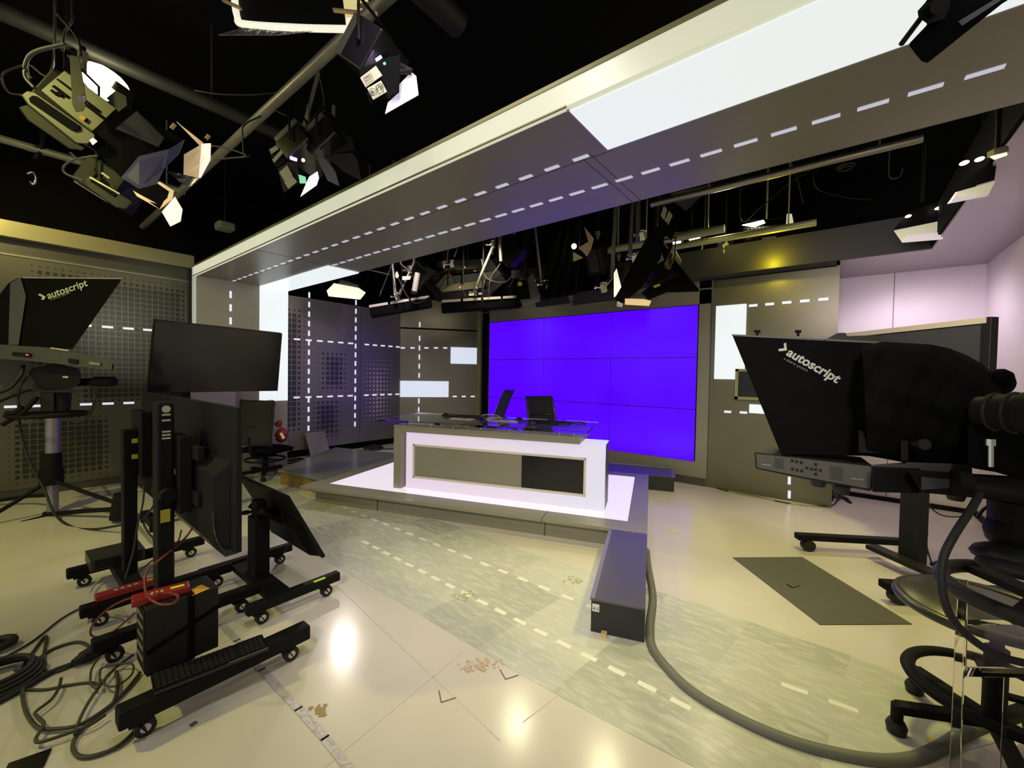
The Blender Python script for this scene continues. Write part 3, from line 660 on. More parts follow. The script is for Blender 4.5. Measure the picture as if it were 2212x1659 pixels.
# ================================================================ MONITOR CARTS
def caster(x,y,parent,z=.075,s=1.0):
    c=build('caster',MB().box((x,y,z-.005),(.05*s,.06*s,.012)).beam((x-.022*s,y,z-.01),(x-.022*s,y+.02,.03),.03*s,.004).beam((x+.022*s,y,z-.01),(x+.022*s,y+.02,.03),.03*s,.004),BLK,parent)
    build('wheel',MB().cyl((x-.013*s,y+.02,.034*s),(x+.013*s,y+.02,.034*s),.034*s,n=45),BLKR,c)
    build('wheel_hub',MB().cyl((x-.0145*s,y+.02,.034*s),(x+.0145*s,y+.02,.034*s),.017*s,n=12),CHROME,c); return c
def foot(x,y0,y1,t,z0=.075,z1=.135,w=.06):
    f=build('foot_bar',MB().bb((x-w/2,y0,z0),(x+w/2,y1,z1)),BLK,t,bevel=.008)
    caster(x,y0+.06,t); caster(x,y1-.10,t); return f
def screen_back(x0,x1,y,z0,z1,t,tiltp=None,bulge=.05):
    # flat screen facing +Y with a swollen back facing the camera
    def P(x,z,off):
        if tiltp: a=tiltp; k=(z-z1); return V((x,y+off*math.cos(a)-k*math.sin(a)*1.0,z1+k*math.cos(a)+off*math.sin(a)))
        return V((x,y+off,z))
    mb=MB(); mb.add([P(x,z,o) for o in (0,.022) for x in (x0,x1) for z in (z0,z1)],[(0,1,3,2),(4,6,7,5),(0,4,5,1),(2,3,7,6),(0,2,6,4),(1,5,7,3)])
    s_=build('screen_housing',mb,BLK,t,bevel=.004)
    w=x1-x0; h=z1-z0; a0,a1,b0,b1=x0+w*.06,x1-w*.06,z0+.0,z0+h*.62
    pts=[P(a0,b0,0),P(a1,b0,0),P(a1,b1,0),P(a0,b1,0),P(a0+.05,b0+.02,-bulge),P(a1-.05,b0+.02,-bulge),P(a1-.05,b1-.06,-bulge),P(a0+.05,b1-.06,-bulge)]
    build('back_cover',MB().add(pts,[(0,1,2,3),(4,5,6,7),(0,1,5,4),(1,2,6,5),(2,3,7,6),(3,0,4,7)]),CHAR if False else BLK,t,bevel=.006)
    f=P((x0+x1)/2,(z0+z1)/2,.0225); mb=MB(); e=.012
    mb.add([P(x0+e,z0+e,.0225),P(x1-e,z0+e,.0225),P(x1-e,z1-e,.0225),P(x0+e,z1-e,.0225)],[(0,1,2,3)]); build('screen_glass',mb,SCRN,t)
    return s_
# cart B - nearest
t=thing('monitor_cart','nearest black monitor cart, carrying a computer tower and keyboard on its base','monitor cart',(-2.375,.55,0),'monitor carts facing the desk')
cartB=t
foot(-2.06,.27,.97,t,.08,.15,.075); foot(-2.70,.27,.97,t,.08,.14,.06)
build('cross_bar',MB().bb((-2.67,.42,.085),(-2.09,.52,.135)),BLK,t,bevel=.004)
build('post',MB().bb((-2.425,.44,.13),(-2.325,.50,1.27)),BLK,t,bevel=.01)
build('mount_bracket',MB().bb((-2.50,.50,.78),(-2.25,.545,1.12)).bb((-2.60,.54,.82),(-2.15,.565,.88)).bb((-2.60,.54,1.02),(-2.15,.565,1.08)).cyl((-2.45,.47,.86),(-2.28,.47,.86),.03),BLK,t,bevel=.003)
mb=MB()
for z in (1.215,1.19,1.14,1.125,1.11): mb.bb((-2.3249,.455,z-.004),(-2.3235,.485,z+.004))
build('round_slot',MB().cyl((-2.3249,.47,1.24),(-2.3235,.47,1.24),.016),PAPER,t); b_=build('cable_slots',mb,PAPER,t); b_['label']='pale slots near the top of the post'
screen_back(-2.875,-1.885,.60,.675,1.268,t,bulge=.045)
build('speaker_bar',MB().bb((-2.80,.575,.655),(-1.93,.625,.685)).tube([V((-2.0,.555,.83)),V((-1.96,.552,.74)),V((-1.90,.56,.70))],.003),BLKG,t,bevel=.004)
for px,py,w_,h_ in ((384,1018,14,11),(384,1062,14,11),(354,1115,9,26)):
    a=XP(px,py,-2.3235); build('yellow_label',MB().bb((-2.3235,a.y-.012,a.z-h_*.0011),(-2.3225,a.y+.022,a.z+h_*.0011)),YTAPE,t)
# cart A - behind
t=thing('monitor_cart','black monitor cart with two yellow labels on its post, behind the nearest cart','monitor cart',(-3.45,.55,0),'monitor carts facing the desk')
foot(-3.14,.27,.97,t); foot(-3.79,.27,.99,t)
build('cross_bar',MB().bb((-3.76,.46,.085),(-3.17,.55,.135)),BLK,t)
build('post',MB().bb((-3.505,.485,.13),(-3.415,.55,1.035)),BLK,t,bevel=.006)
build('mount_bracket',MB().bb((-3.6,.55,.75),(-3.3,.60,1.15)),BLK,t,bevel=.003)
screen_back(-3.92,-2.93,.655,.60,1.25,t,bulge=.06)
for py in (952,986):
    a=XP(295,py,-3.41); build('yellow_label',MB().bb((-3.4145,a.y-.022,a.z-.014),(-3.413,a.y+.012,a.z+.014)),YTAPE,t)
# cart C - low tilted
t=thing('monitor_cart','low black monitor cart whose screen is tilted up towards the desk','monitor cart',(-2.83,1.03,0),'monitor carts facing the desk')
foot(-2.49,.84,1.37,t,.075,.13,.055); foot(-3.17,.80,1.37,t,.075,.13,.055)
build('cross_bar',MB().bb((-3.15,.97,.08),(-2.51,1.09,.115)),BLK,t)
build('post',MB().bb((-2.895,.985,.11),(-2.775,1.07,.50)).bb((-2.88,1.0,.46),(-2.79,1.06,.60)),BLK,t,bevel=.004)
build('mount_bracket',MB().beam((-2.83,1.01,.55),(-2.83,1.15,.44),.22,.03).torus((-2.895,.975,.52),.025,.007,frame((0,1,0))),BLK,t)
screen_back(-3.206,-2.455,1.03,.21,.690,t,tiltp=math.radians(27),bulge=.03)
build('green_tape',MB().bb((-2.4615,1.20,.128),(-2.475,1.27,.133)),GTAPE,t)
# big TV facing the room
t=thing('television','large switched-off television angled down over the left carts','television',(-4.75,1.3,0))
TA,TB=XP(333.5,691.8,-4.45),XP(610.5,721,-4.45); TC,TD=XP(600.6,845,-4.65),XP(317,849.5,-4.65)
nn=(TB-TA).cross(TD-TA).normalized(); 
if nn.x<0: nn=-nn
build('housing',MB().prism([TA-nn*.05,TB-nn*.05,TC-nn*.05,TD-nn*.05],nn*.045),BLK,t,bevel=.004)
ctr=(TA+TB+TC+TD)/4; ins=lambda p:p+(ctr-p)*.018
build('screen',MB().prism([ins(TA)-nn*.006,ins(TB)-nn*.006,ins(TC)-nn*.006,ins(TD)-nn*.006],nn*.003),SCRN,t)
build('logo_plate',MB().prism([TD+(TC-TD)*.52+nn*.001-V((0,0,.002)),TD+(TC-TD)*.56+nn*.001-V((0,0,.002)),TD+(TC-TD)*.56+nn*.001+V((0,0,.004)),TD+(TC-TD)*.52+nn*.001+V((0,0,.004))],nn*.001),ALU,t)
pd=XP(399,866,-4.78)
build('post',MB().bb((-4.84,pd.y-.04,.1),(-4.76,pd.y+.04,1.62)),BLK,t,bevel=.004)
build('mount_bracket',MB().bb((-4.78,pd.y-.15,1.35),(-4.62,pd.y+.15,1.6)),BLK,t)
build('base',MB().bb((-5.0,pd.y-.28,.04),(-4.6,pd.y-.22,.10)).bb((-5.0,pd.y+.22,.04),(-4.6,pd.y+.28,.10)).bb((-4.84,pd.y-.25,.05),(-4.76,pd.y+.25,.10)).bb((-5.0,pd.y-.28,0),(-4.95,pd.y-.22,.05)).bb((-4.65,pd.y-.28,0),(-4.6,pd.y-.22,.05)).bb((-5.0,pd.y+.22,0),(-4.95,pd.y+.28,.05)).bb((-4.65,pd.y+.22,0),(-4.6,pd.y+.28,.05)),BLK,t)

# computer tower on cart B
XT=-2.20
a=XP(316,1321,XT); b=XP(472,1266,XT); zb_=.14; zt_=(a.z+b.z)/2
t=thing('computer_tower','black computer tower strapped to the base of the nearest cart','computer',((XT-.09),(a.y+b.y)/2,zb_))
build('case',MB().bb((XT-.17,a.y,zb_),(XT,b.y,zt_)),CHAR,t,bevel=.003)
build('rear_panel',MB().bb((XT-.16,a.y-.004,zb_+.01),(XT-.01,a.y,zt_-.01)),BLK,t)
mb=MB()
for i in range(5): mb.bb((XT-.14,a.y-.006,zb_+.05+i*.045),(XT-.04,a.y-.003,zb_+.065+i*.045))
build('ports',mb,STEEL,t)
ym=a.y+(b.y-a.y)*.60
mb=MB().bb((XT-.175,ym-.012,zb_-.004),(XT+.003,ym+.012,zt_+.003)); mb.beam((XT+.002,a.y,zb_+.10),(XT+.002,b.y,zt_-.09),.003,.018); build('strap',mb,BLKM,t)
mb=MB(); p_=[Z(399,1281,zt_+.001),Z(435,1263,zt_+.001),Z(453,1271,zt_+.001),Z(416,1287,zt_+.001)]; mb.prism(p_,(0,0,.001)); build('orange_paper',mb,ORNG,t)
def strip_box(label,p,q,z,w_,h_,nsock=4):
    t=thing('power_strip',label,'power strip',((p.x+q.x)/2,(p.y+q.y)/2,z)); d=(q-p); d.z=0; L=d.length; d.normalize(); R_=frame(d); c=V(((p.x+q.x)/2,(p.y+q.y)/2,z+h_/2))
    build('housing',MB().box(c,(L,w_,h_),R_),RED,t,bevel=.006)
    mb=MB(); 
    for i in range(nsock): mb.box(c+R_@V((-L*.25+i*L*.085,-w_*.12,h_/2+.0005)),(L*.05,w_*.3,.001),R_)
    build('rocker_switch',mb,PAPER,t); mb=MB().box(c+R_@V((L*.28,-w_*.1,h_/2+.001)),(L*.25,w_*.22,.002),R_); build('green_tape',mb,GTAPE,t)
    return t
strip_box('red power strip on top of the computer tower',V((XT-.10,a.y-.03,0)),V((XT-.07,a.y+.16,0)),zt_,.075,.03)
p=Z(248,1278,.16); q_=Z(322,1246,.16); strip_box('long red power strip on the front foot of the second cart',V((-3.15,.33,0)),V((-3.15,.66,0)),.136,.06,.035)
# metal box on cart A's rear foot
t=thing('set_top_box','flat dark metal box lying across the rear foot of the second cart','electronic box',(-3.75,.45,.136))
build('case',MB().prism([V((-3.86,.36,.137)),V((-3.62,.36,.137)),V((-3.62,.62,.137)),V((-3.86,.62,.137))],(0,0,.07)),mat('box_grey_metal',(.05,.05,.045),.45,.4),t,bevel=.003)
build('front_panel',MB().bb((-3.621,.38,.145),(-3.617,.60,.2)),CHAR,t)
# keyboard on cart B foot
q4=[Z(325,1458,.168),Z(566.5,1368.6,.168),Z(580,1398,.168),Z(331.5,1495.5,.168)]
t=thing('keyboard','long black keyboard lying on the front foot of the nearest cart','keyboard',(q4[0].x,q4[0].y,.152))
build('case',MB().prism([p-V((0,0,.016)) for p in q4],(0,0,.014)),BLKG,t,bevel=.002)
mb=MB()
for r_i in range(6):
    for k_ in range(20):
        if k_ in (14,): continue
        def bil(u,v): return q4[0]*(1-u)*(1-v)+q4[1]*u*(1-v)+q4[2]*u*v+q4[3]*(1-u)*v
        u0=.02+k_*.048; v0=.06+r_i*.148
        mb.prism([bil(u0,v0)-V((0,0,.002)),bil(u0+.040,v0)-V((0,0,.002)),bil(u0+.040,v0+.115)-V((0,0,.002)),bil(u0,v0+.115)-V((0,0,.002))],(0,0,.006))
build('keys',mb,CHAR,t)
e=MB().prism([q4[3]+(q4[2]-q4[3])*.62+V((0,0,0)),q4[2]*1.0+V((0,0,0)),q4[2]+V((.004,-.002,0)),q4[3]+(q4[2]-q4[3])*.62+V((.004,-.002,0))],(0,0,.001)); build('edge_glint',e,ALU,t)

# ================================================================ CABLES ON THE FLOOR (left)
def cable(name,label,pts,r,m,n=8): return tag(build(name,MB().tube(pts,r,n=n),m),label,'cable')
cable('floor_cable','olive cable lying in a large loop on floor at far left, farthest loop',fl_([(60,1010),(130,880),(200,770),(297,650),(283,790),(300,880),(380,875),(500,820),(575,750),(560,705),(480,690),(330,740),(210,830),(150,890),(0,1000)],2.989,0,1160),.007,OLIVC)
cable('floor_cable','thick dark cable running in from left edge to the joint behind nearest cart',fl_([(-40,1100),(160,990),(330,890),(460,840),(560,800)],2.989,0,1160,.012),.012,BLKR)
cable('floor_cable','dark cable curving in a wide bowl below the other loops',fl_([(100,880),(150,930),(145,1040),(175,1170),(250,1258),(370,1265),(520,1235),(700,1120),(745,1060),(762,960),(750,890)],2.989,0,1160,.016),.007,OLIVC)
cable('floor_cable','dark cable looping lowest on floor, near the front caster',fl_([(905,890),(830,985),(720,1100),(590,1200),(500,1290),(470,1370),(505,1430),(600,1432),(740,1380),(840,1300),(885,1235)],2.989,0,1160,.01),.007,OLIVC)
cable('floor_cable','dark cable from the computer tower going straight down-left',fl_([(860,790),(740,880),(640,1000),(560,1120),(500,1250),(485,1310)],2.989,0,1160,.022),.006,OLIVC)
cable('floor_cable','thin black cable from left edge to the second cart foot',fl_([(-30,820),(200,690),(400,535),(545,455)],2.989,0,1160),.005,BLKR)
cable('floor_cable','wavy thin dark cable with a kink, inside the wide bowl loop',fl_([(395,950),(380,1010),(330,1090),(232,1168),(240,1200),(282,1240),(270,1280),(232,1345),(258,1368),(400,1325),(580,1255),(680,1190)],2.989,0,1160,.026),.006,OLIVC)
cable('floor_cable','olive cable strands stretched along floor below the large loop',fl_([(60,930),(130,985),(280,995),(420,970),(560,950),(640,960)],2.989,0,1160,.006),.006,OLIVC)
cable('floor_cable','small tangled olive cable coil behind the tower',fl_([(640,820),(590,900),(590,1000),(640,1010),(650,900),(720,870),(850,860),(850,930),(760,1000),(690,1005),(650,960)],2.989,0,1160,.03),.004,OLIVC)
c=Z(0,1160+950/2.989); mb=MB()
for k in range(4): mb.torus((c.x,c.y-.02,.02+k*.014),.15-.012*k,.010,n=30)
tag(build('cable_coil',mb,BLKR),'coil of thick black cable at the left frame edge','cable')
c=Z(-2,1160+740/2.989); tag(build('cable_coil',MB().torus((c.x-.02,c.y,.03),.045,.02),BLKR),'small black cable coil at left frame edge above the big coil','cable')
t=thing('cable_joint','black cable connector lying on floor behind the nearest cart','connector',Z(190,1430)); pp=fl_([(530,820),(640,760)],2.989,0,1160,.03)
build('connector_body',MB().cyl(pp[0],pp[1],.028,.034),BLKR,t); build('strain_relief',MB().cyl(pp[0]+(pp[0]-pp[1])*.5,pp[0],.014,.024),BLKR,t)
cable('floor_cable','white cable looping on floor near the second cart foot',fl_([(585,385),(605,345),(650,305),(715,280)],2.989,0,1160,.03),.006,WCAB)
cable('floor_cable','white cable arching on floor under the second cart front foot',fl_([(560,560),(640,525),(720,520),(800,535),(830,560)],2.989,0,1160,.012),.007,WCAB)
cable('red_cable','dark red cable hanging from the nearest screen and looping over the tower',tp([(424,1045,1.98),(431,1075,1.95),(427,1115,1.95),(402,1160,1.93),(352,1203,1.80),(318,1235,1.75),(313,1268,1.70),(320,1290,1.68),(345,1305,1.66),(375,1303,1.66),(384,1288,1.66),(362,1281,1.72),(320,1284,1.8),(270,1296,1.9),(230,1318,1.95),(200,1350,2.0),(197,1372,2.05),(220,1375,2.05),(250,1360,1.95),(290,1325,1.8)]),.0045,REDC)
cable('hanging_cable','black cable from second screen down to its cart base, near its post',tp([(312,1050,2.45),(308,1090,2.4),(297,1135,2.35),(288,1190,2.3),(270,1250,2.2)]),.005,BLKR)
cable('hanging_cable','black cable crossing between the posts of the two nearest carts',tp([(345,1060,2.2),(330,1095,2.25),(310,1125,2.35),(320,1150,2.3),(332,1165,2.25),(334,1190,2.2)]),.005,BLKR)
cable('hanging_cable','black cable from the second post down to the back cart foot',tp([(392,1145,2.2),(380,1175,2.15),(330,1210,2.2),(300,1235,2.25)]),.004,BLKR)
cable('hanging_cable','thin cable beside the post of the low tilted cart',tp([(541,1160,2.45),(536,1195,2.5),(533,1225,2.5)]),.003,BLKR)
cable('hanging_cable','thin cable drooping from the low tilted screen to its foot',tp([(622,1175,2.6),(610,1200,2.7),(597,1222,2.85),(586,1236,2.9)]),.003,BLKR)

# ================================================================ FLOOR ITEMS
tag(build('rubber_mat',MB().prism([Z(1583,1205,.001),Z(1733,1204,.001),Z(1970,1349,.001),Z(1771,1350,.001)],(0,0,.004)),MATG),'flat dark grey rubber mat on the floor at right','mat')
mb=MB(); A=Z(1700,1262,.0055);B=Z(1712,1270,.0055);C_=Z(1728,1265,.0055); mb.beam(A,B,.012,.001); mb.beam(B,C_,.006,.001); tag(build('chalk_tick',mb,BLKM),'small dark tick of tape stuck on the grey mat','tape mark')
dp=[(1397,1192),(1400,1225),(1410,1290),(1404,1355),(1408,1400),(1435,1440),(1490,1495),(1580,1550),(1690,1600),(1800,1632),(1900,1648),(1975,1643),(2030,1620),(2080,1590),(2150,1560),(2250,1530)]
t=MB(); P_=[V((Z(*p).x,Z(*p).y,.002)) for p in dp]
mb=MB().tube([p+V((0,0,.004)) for p in P_],.024,n=14)
for p in mb.v: p.z=max(.0015,p.z*1.0)
tag(build('cable_duct',mb,GREYC),'long grey rubber cable duct curving across the floor from the box','cable duct')
def strip(name,label,pts,w_,m,z=.0022,cat='tape',th_=.0008):
    mb=MB(); Q=[Z(*p) for p in pts]
    for i in range(len(Q)-1):
        d=(Q[i+1]-Q[i]); d.z=0; mb.box(((Q[i].x+Q[i+1].x)/2,(Q[i].y+Q[i+1].y)/2,z),(d.length+w_*.3,w_,th_),frame(d))
    return tag(build(name,mb,m),label,cat)
strip('floor_tape','long silver tape line on the beige floor left of centre',[(478,1349),(512,1384),(565,1448),(645,1532),(702,1595),(760,1668)],.032,TAPE)
strip('floor_tape','narrow grey tape on floor between the tripod and the second cart',[(222,1050),(260,1095)],.03,GTAPE2)
strip('floor_tape','grey tape on floor seen between the two cart posts',[(296,1135),(330,1175)],.03,GTAPE2)
strip('floor_tape','purple-grey tape strip on floor leading from the stool foot',[(1978,1508),(2022,1536)],.028,GTAPE2,z=.003)
strip('floor_tape','yellow tape square on floor beside the cable duct',[(2008,1598),(2026,1610)],.035,YTAPE,z=.003)
strip('floor_tape','pale green tape mark on floor at the far left edge',[(8,1374),(34,1368)],.022,mat('dull_green_tape',(.55,.6,.12),.6))
strip('floor_tape','yellow-green tape at the platform front corner',[(684,1083),(700,1085)],.04,GTAPE)
strip('floor_tape','faint yellow tape on floor right of the glowing platform',[(1443,1149),(1466,1151)],.03,mat('faded_yellow_tape',(.62,.62,.12),.6))
strip('floor_tape','brown paper scrap on the floor below the nearest cart',[(413,1568),(423,1561)],.02,mat('brown_scrap',(.12,.09,.05),.7))
strip('floor_tape','black tape corner at the bottom left of the floor',[(20,1668),(92,1642)],.09,BLKG,z=.004)
def stain(px,py,rx,ry,label,seed,m=STAIN,n=26):
    r=random.Random(seed); mb=MB(); c=Z(px,py)
    for i in range(n):
        x=px+r.gauss(0,rx*.45); y=py+r.gauss(0,ry*.45); q=Z(x,y); s_=r.uniform(.002,.010); a=[V((q.x+s_*r.uniform(.6,1.4)*math.cos(k*PI/4),q.y+s_*r.uniform(.6,1.4)*math.sin(k*PI/4),.0026+.00004*i)) for k in range(8)]; mb.prism(a,(0,0,.0003))
    return tag(build('floor_stain',mb,m),label,'stain',kind='stuff')
stain(690,1536,20,14,'brown blot on the beige floor beside the silver tape',1); stain(1035,1438,45,14,'rust speckled stain near the edge of the marbled road',2,mat('rust_stain',(.56,.42,.30),.6),70)
stain(968,1161,26,8,'brown stain on the marbled road in front of the platform',3,n=18); stain(998,1288,26,8,'faint ochre stain in the middle of the marbled road',4,mat('ochre_stain',(.42,.38,.2),.6),35); stain(1240,1255,22,8,'faint brown stain on road left of the A-2 box',5,mat('ochre_stain',(.42,.38,.2),.6),30)
for pts,lab in (([(1080,1447),(1092,1468),(1120,1459)],'pencilled L mark on floor near the road edge'),([(948,1492),(953,1518),(985,1508)],'pencilled L mark on the floor at bottom centre')):
    strip('floor_mark',lab,pts,.004,MARKC,z=.0024,cat='mark')

# ================================================================ LEFT CAMERA WITH PROMPTER
T0=3.85
t=thing('studio_camera','left studio camera with black prompter hood on a tripod pedestal','camera',Z(110,1140))
hp=[(0,642),(40,592),(46,598),(264,602),(157,753),(0,744)]
hp2=[(-60,600)]+hp[0:1]+hp[1:5]+[(-60,742)]
mb=MB(); slab(mb,[(-70,640),(0,635),(18,612),(42,598),(264,602),(157,754),(-70,742)],T0-.1,.42); h_=build('prompter_hood',mb,BLKM,t)
mb=MB(); shp(mb,[(40,598,T0-.105),(264,600.5,T0-.105),(264,603,T0-.105),(40,601,T0-.105)],.004); build('hood_edge',mb,ALU,h_)
mb=MB(); slab(mb,[(22,612),(44,598),(56,640),(40,745),(18,745)],T0-.115,.02); build('velcro_band',mb,DGREY,h_)
def decal(pts,m,name,par,t_): mb=MB(); shp(mb,[(x,y,t_) for x,y in pts],.002); return build(name,mb,m,par)
tt=T0-.112
decal([(82,637),(86,634),(99,641),(95,648),(89,647),(92,642)],LOGO,'arrow_mark',h_,tt); 
a=D(104,646,tt); b=D(190,617,tt); text('hood_writing','autoscript',LOGO,h_,a,b-a,cu,.085,bold=.002,fit=(b-a).length)
a=D(110,649,tt); b=D(152,634,tt); text('hood_writing','a clearer picture',LOGO2,h_,a,b-a,cu,.02,fit=(b-a).length)
mb=MB(); slab(mb,[(-70,742),(0,744),(105,751),(251,779),(246,802),(180,792),(60,779),(-70,772)],T0-.12,.40); b_=build('prompter_monitor',mb,mat('monitor_tray',(.05,.048,.036),.5,.1,noise=.3,nscale=20),t)
decal([(26,760),(66,763),(66,772),(26,768)],BLK,'black_box',b_,tt-.02); decal([(109,750),(148,756),(148,759),(109,753)],PAPER,'white_strip',b_,tt-.02); decal([(56,765),(61,766),(61,768),(56,767)],LEDR,'tally_light',b_,tt-.025)
decal([(147,774),(168,777),(166,787),(148,784)],BLK,'control_panel',b_,tt-.02); decal([(193,781),(216,784),(216,790),(193,787)],LOGO2,'small_writing',b_,tt-.02); decal([(226,783),(243,785),(241,799),(225,797)],PAPER if 0 else DGREY,'side_plate',b_,tt-.02)
mb=MB(); slab(mb,[(70,795),(120,785),(170,796),(176,812),(172,830),(150,842),(100,845),(78,838),(72,818),(60,808)],T0,.25); build('camera_head',mb,BLK,t,bevel=.006)
build('lens_barrel',MB().cyl(D(165,826,T0+.1),D(212,824,T0+.1),.035).cyl(D(205,824,T0+.1),D(245,824,T0+.1),.047),BLK,t)
decal([(136,812),(148,813),(147,817),(135,816)],PAPER,'paper_label',t,T0-.01)
mb=MB(); slab(mb,[(70,838),(180,842),(178,847),(66,846)],T0,.22); slab(mb,[(86,847),(116,847),(116,888),(88,888)],T0+.02,.18); mb.cyl(D(128,848,T0+.12),D(128,888,T0+.12),.085,.075); build('pan_head',mb,CHAR,t)
build('steering_ring',MB().torus(D(108,895,T0+.1),.27,.018,n=40),BLK,t)
build('column',MB().cyl(D(114,900,T0+.1),D(114,979,T0+.1),.052).cyl(D(114,979,T0+.1),D(114,1140,T0+.1),.040),mat('column_satin',(.26,.24,.27),.35,.6),t)
build('collar',MB().cyl(D(111,1014,T0+.1),D(111,1046,T0+.1),.085).cyl(D(111,978,T0+.1),D(111,1014,T0+.1),.07,.075),BLK,t)
build('column_foot',MB().cyl(D(110,1118,T0+.1),V((D(110,1142,T0+.1).x,D(110,1142,T0+.1).y,.02)),.062,.055),BLK,t)
build('brace',MB().tube(tp([(122,1040,T0+.05),(180,1062,T0),(262,1090,T0-.05)]),.018,smooth=False),BLK,t); build('brace',MB().tube(tp([(95,1045,T0+.05),(40,1080,T0-.1),(-60,1140,T0-.3)]),.018,smooth=False),BLK,t)
build('leg',MB().tube(tp([(100,1112,T0+.05),(180,1104,T0),(262,1099,T0-.05)]),.022,smooth=False),BLK,t); build('leg',MB().tube(tp([(105,1115,T0+.05),(50,1130,T0-.1),(-60,1160,T0-.3)]),.024,smooth=False),BLK,t); build('leg',MB().tube(tp([(105,1070,T0+.2),(60,1072,T0+.3),(-60,1090,T0+.3)]),.018,smooth=False),BLK,t)
for (x,y,d) in ((267,1108,-.05),):
    q=D(x,y,T0+d); build('wheel_guard',MB().cyl((q.x,q.y,.03),(q.x,q.y,.26),.10,.07),BLK,t)
build('pan_bar',MB().tube(tp([(66,842,T0),(40,850,T0-.05),(-30,880,T0-.2)]),.012),BLK,t); build('pan_bar',MB().tube(tp([(80,858,T0),(50,890,T0-.1),(5,918,T0-.15)]),.020),BLK,t)
build('grip',MB().tube(tp([(50,880,T0-.1),(30,893,T0-.12),(15,893,T0-.12)]),.025),BLK,t)
build('camera_cable',MB().tube(tp([(203,842,T0+.05),(205,860,T0),(198,885,T0),(185,905,T0),(165,912,T0),(140,903,T0)]),.010),BLKR,t); build('camera_cable',MB().tube(tp([(50,790,T0),(45,810,T0-.05),(20,838,T0-.1),(-20,855,T0-.2)]),.016),BLKR,t)
build('camera_cable',MB().tube(tp([(60,812,T0),(42,840,T0-.05),(40,880,T0-.05),(48,950,T0-.05),(70,1010,T0-.05),(97,1060,T0-.05),(118,1110,T0-.1),(155,1138,T0-.2),(205,1143,T0-.3),(268,1133,T0-.4)]),.010),BLKR,t)

# ================================================================ RIGHT: television on stand
t=thing('television','large television on a wheeled stand behind the right camera, seen at an angle','television',Z(1970,1215))
Pr=D(2141,684,2.62); Pl=Z(1820,721,Pr.z); dT=(Pl-Pr).normalized(); Pe=Pr+dT*1.55; HT=.86; dn=V((0,0,-HT)); nT=dT.cross(V((0,0,1))).normalized()
if nT.dot(CAM-Pr)<0: nT=-nT
build('housing',MB().prism([Pr-nT*.055,Pe-nT*.055,Pe-nT*.055+dn,Pr-nT*.055+dn],nT*.05),BLK,t,bevel=.003)
def tv(a0,a1,z0,z1,th_,off): A_=Pr+dT*a0; B_=Pr+dT*a1; return [A_+V((0,0,-z0))+nT*off,B_+V((0,0,-z0))+nT*off,B_+V((0,0,-z1))+nT*off,A_+V((0,0,-z1))+nT*off]
build('top_bezel',MB().prism(tv(.02,1.55,0,.038,0,-.005),nT*.012),mat('champagne_bezel',(.55,.50,.38),.35,.5),t)
build('screen',MB().prism(tv(.05,1.50,.045,HT-.04,0,-.004),nT*.006),mat('grey_off_screen',(.030,.030,.036),.25),t)
build('bezel',MB().prism(tv(0,.05,0,HT,0,-.005),nT*.009).prism(tv(.05,1.55,.038,.045,0,-.005),nT*.009).prism(tv(0,1.55,HT-.04,HT,0,-.005),nT*.009),BLKG,t)
pb=Z(1970,1212,.09); md=Pr+dT*.78; 
build('post',MB().box((pb.x,pb.y,.62),(.15,.07,1.06),frame(dT)).bb((0,0,0),(0.001,.001,.001)) if 0 else MB().box((pb.x,pb.y,.62),(.07,.15,1.06),frame(nT)),CHAR,t,bevel=.006)
build('mount_bracket',MB().beam((pb.x,pb.y,1.1),(md.x,md.y,1.25),.3,.2),BLK,t)
zf=.115
f1a,f1b=Z(1720,1158,zf),Z(1985,1172,zf); f1b=f1a+(f1b-f1a)*1.0
c1,c2=Z(1882,1176,zf),Z(2052,1250,zf)
f2a=Z(1905,1262,zf); f2b=f2a+(f1b-f1a)
fA=build('foot_bar',MB().beam(f1a,f1b,.07,.05),BLK,t,bevel=.008); fB=build('foot_bar',MB().beam(f2a,f2b,.07,.05),BLK,t,bevel=.008)
build('cross_bar',MB().beam(V((c1.x,c1.y,.10)),V((c2.x,c2.y,.10))+(V((c2.x,c2.y,.10))-V((c1.x,c1.y,.10)))*.25,.10,.035),CHAR,t,bevel=.004)
for (f_,P) in ((fA,f1a+(f1b-f1a)*.10),(fA,f1b),(fB,f2a+(f2b-f2a)*.10),(fB,f2b)):
    d=(f1b-f1a).normalized(); s_=V((-d.y,d.x,0))
    build('wheel',MB().cyl((P.x-s_.x*.03,P.y-s_.y*.03,.046),(P.x+s_.x*.03,P.y+s_.y*.03,.046),.046,n=22),BLKR,f_)
cable('hanging_cable','thin black cables dangling beside the right television post',tp([(1996,1070,3.1),(2000,1100,3.1),(2003,1140,3.1),(2002,1180,3.1),(2012,1215,3.15)]),.006,BLKR)
cable('hanging_cable','thin black cable swinging out behind the right television post',tp([(1994,1072,3.2),(2020,1105,3.2),(2050,1116,3.2),(2095,1115,3.2)]),.005,BLKR)
cable('floor_cable','black cables running right along floor from the television post',[V((Z(*p).x,Z(*p).y,.012)) for p in ((2012,1222),(2040,1215),(2090,1218),(2150,1226),(2250,1240))],.012,BLKR)
cable('floor_cable','thin tangled cable on floor at foot of television post',[V((Z(*p).x,Z(*p).y,.008)) for p in ((2020,1216),(2050,1228),(2066,1227),(2055,1219),(2085,1220),(2120,1232),(2165,1233))],.005,BLKR)
cable('floor_cable','black cable along the foot of the grey wall right of the video wall',[V((Z(*p).x,Z(*p).y,.008)) for p in ((1458,1032),(1490,1043),(1530,1050),(1575,1063),(1640,1075),(1700,1088),(1770,1096),(1800,1092),(1810,1080))],.007,BLKR)
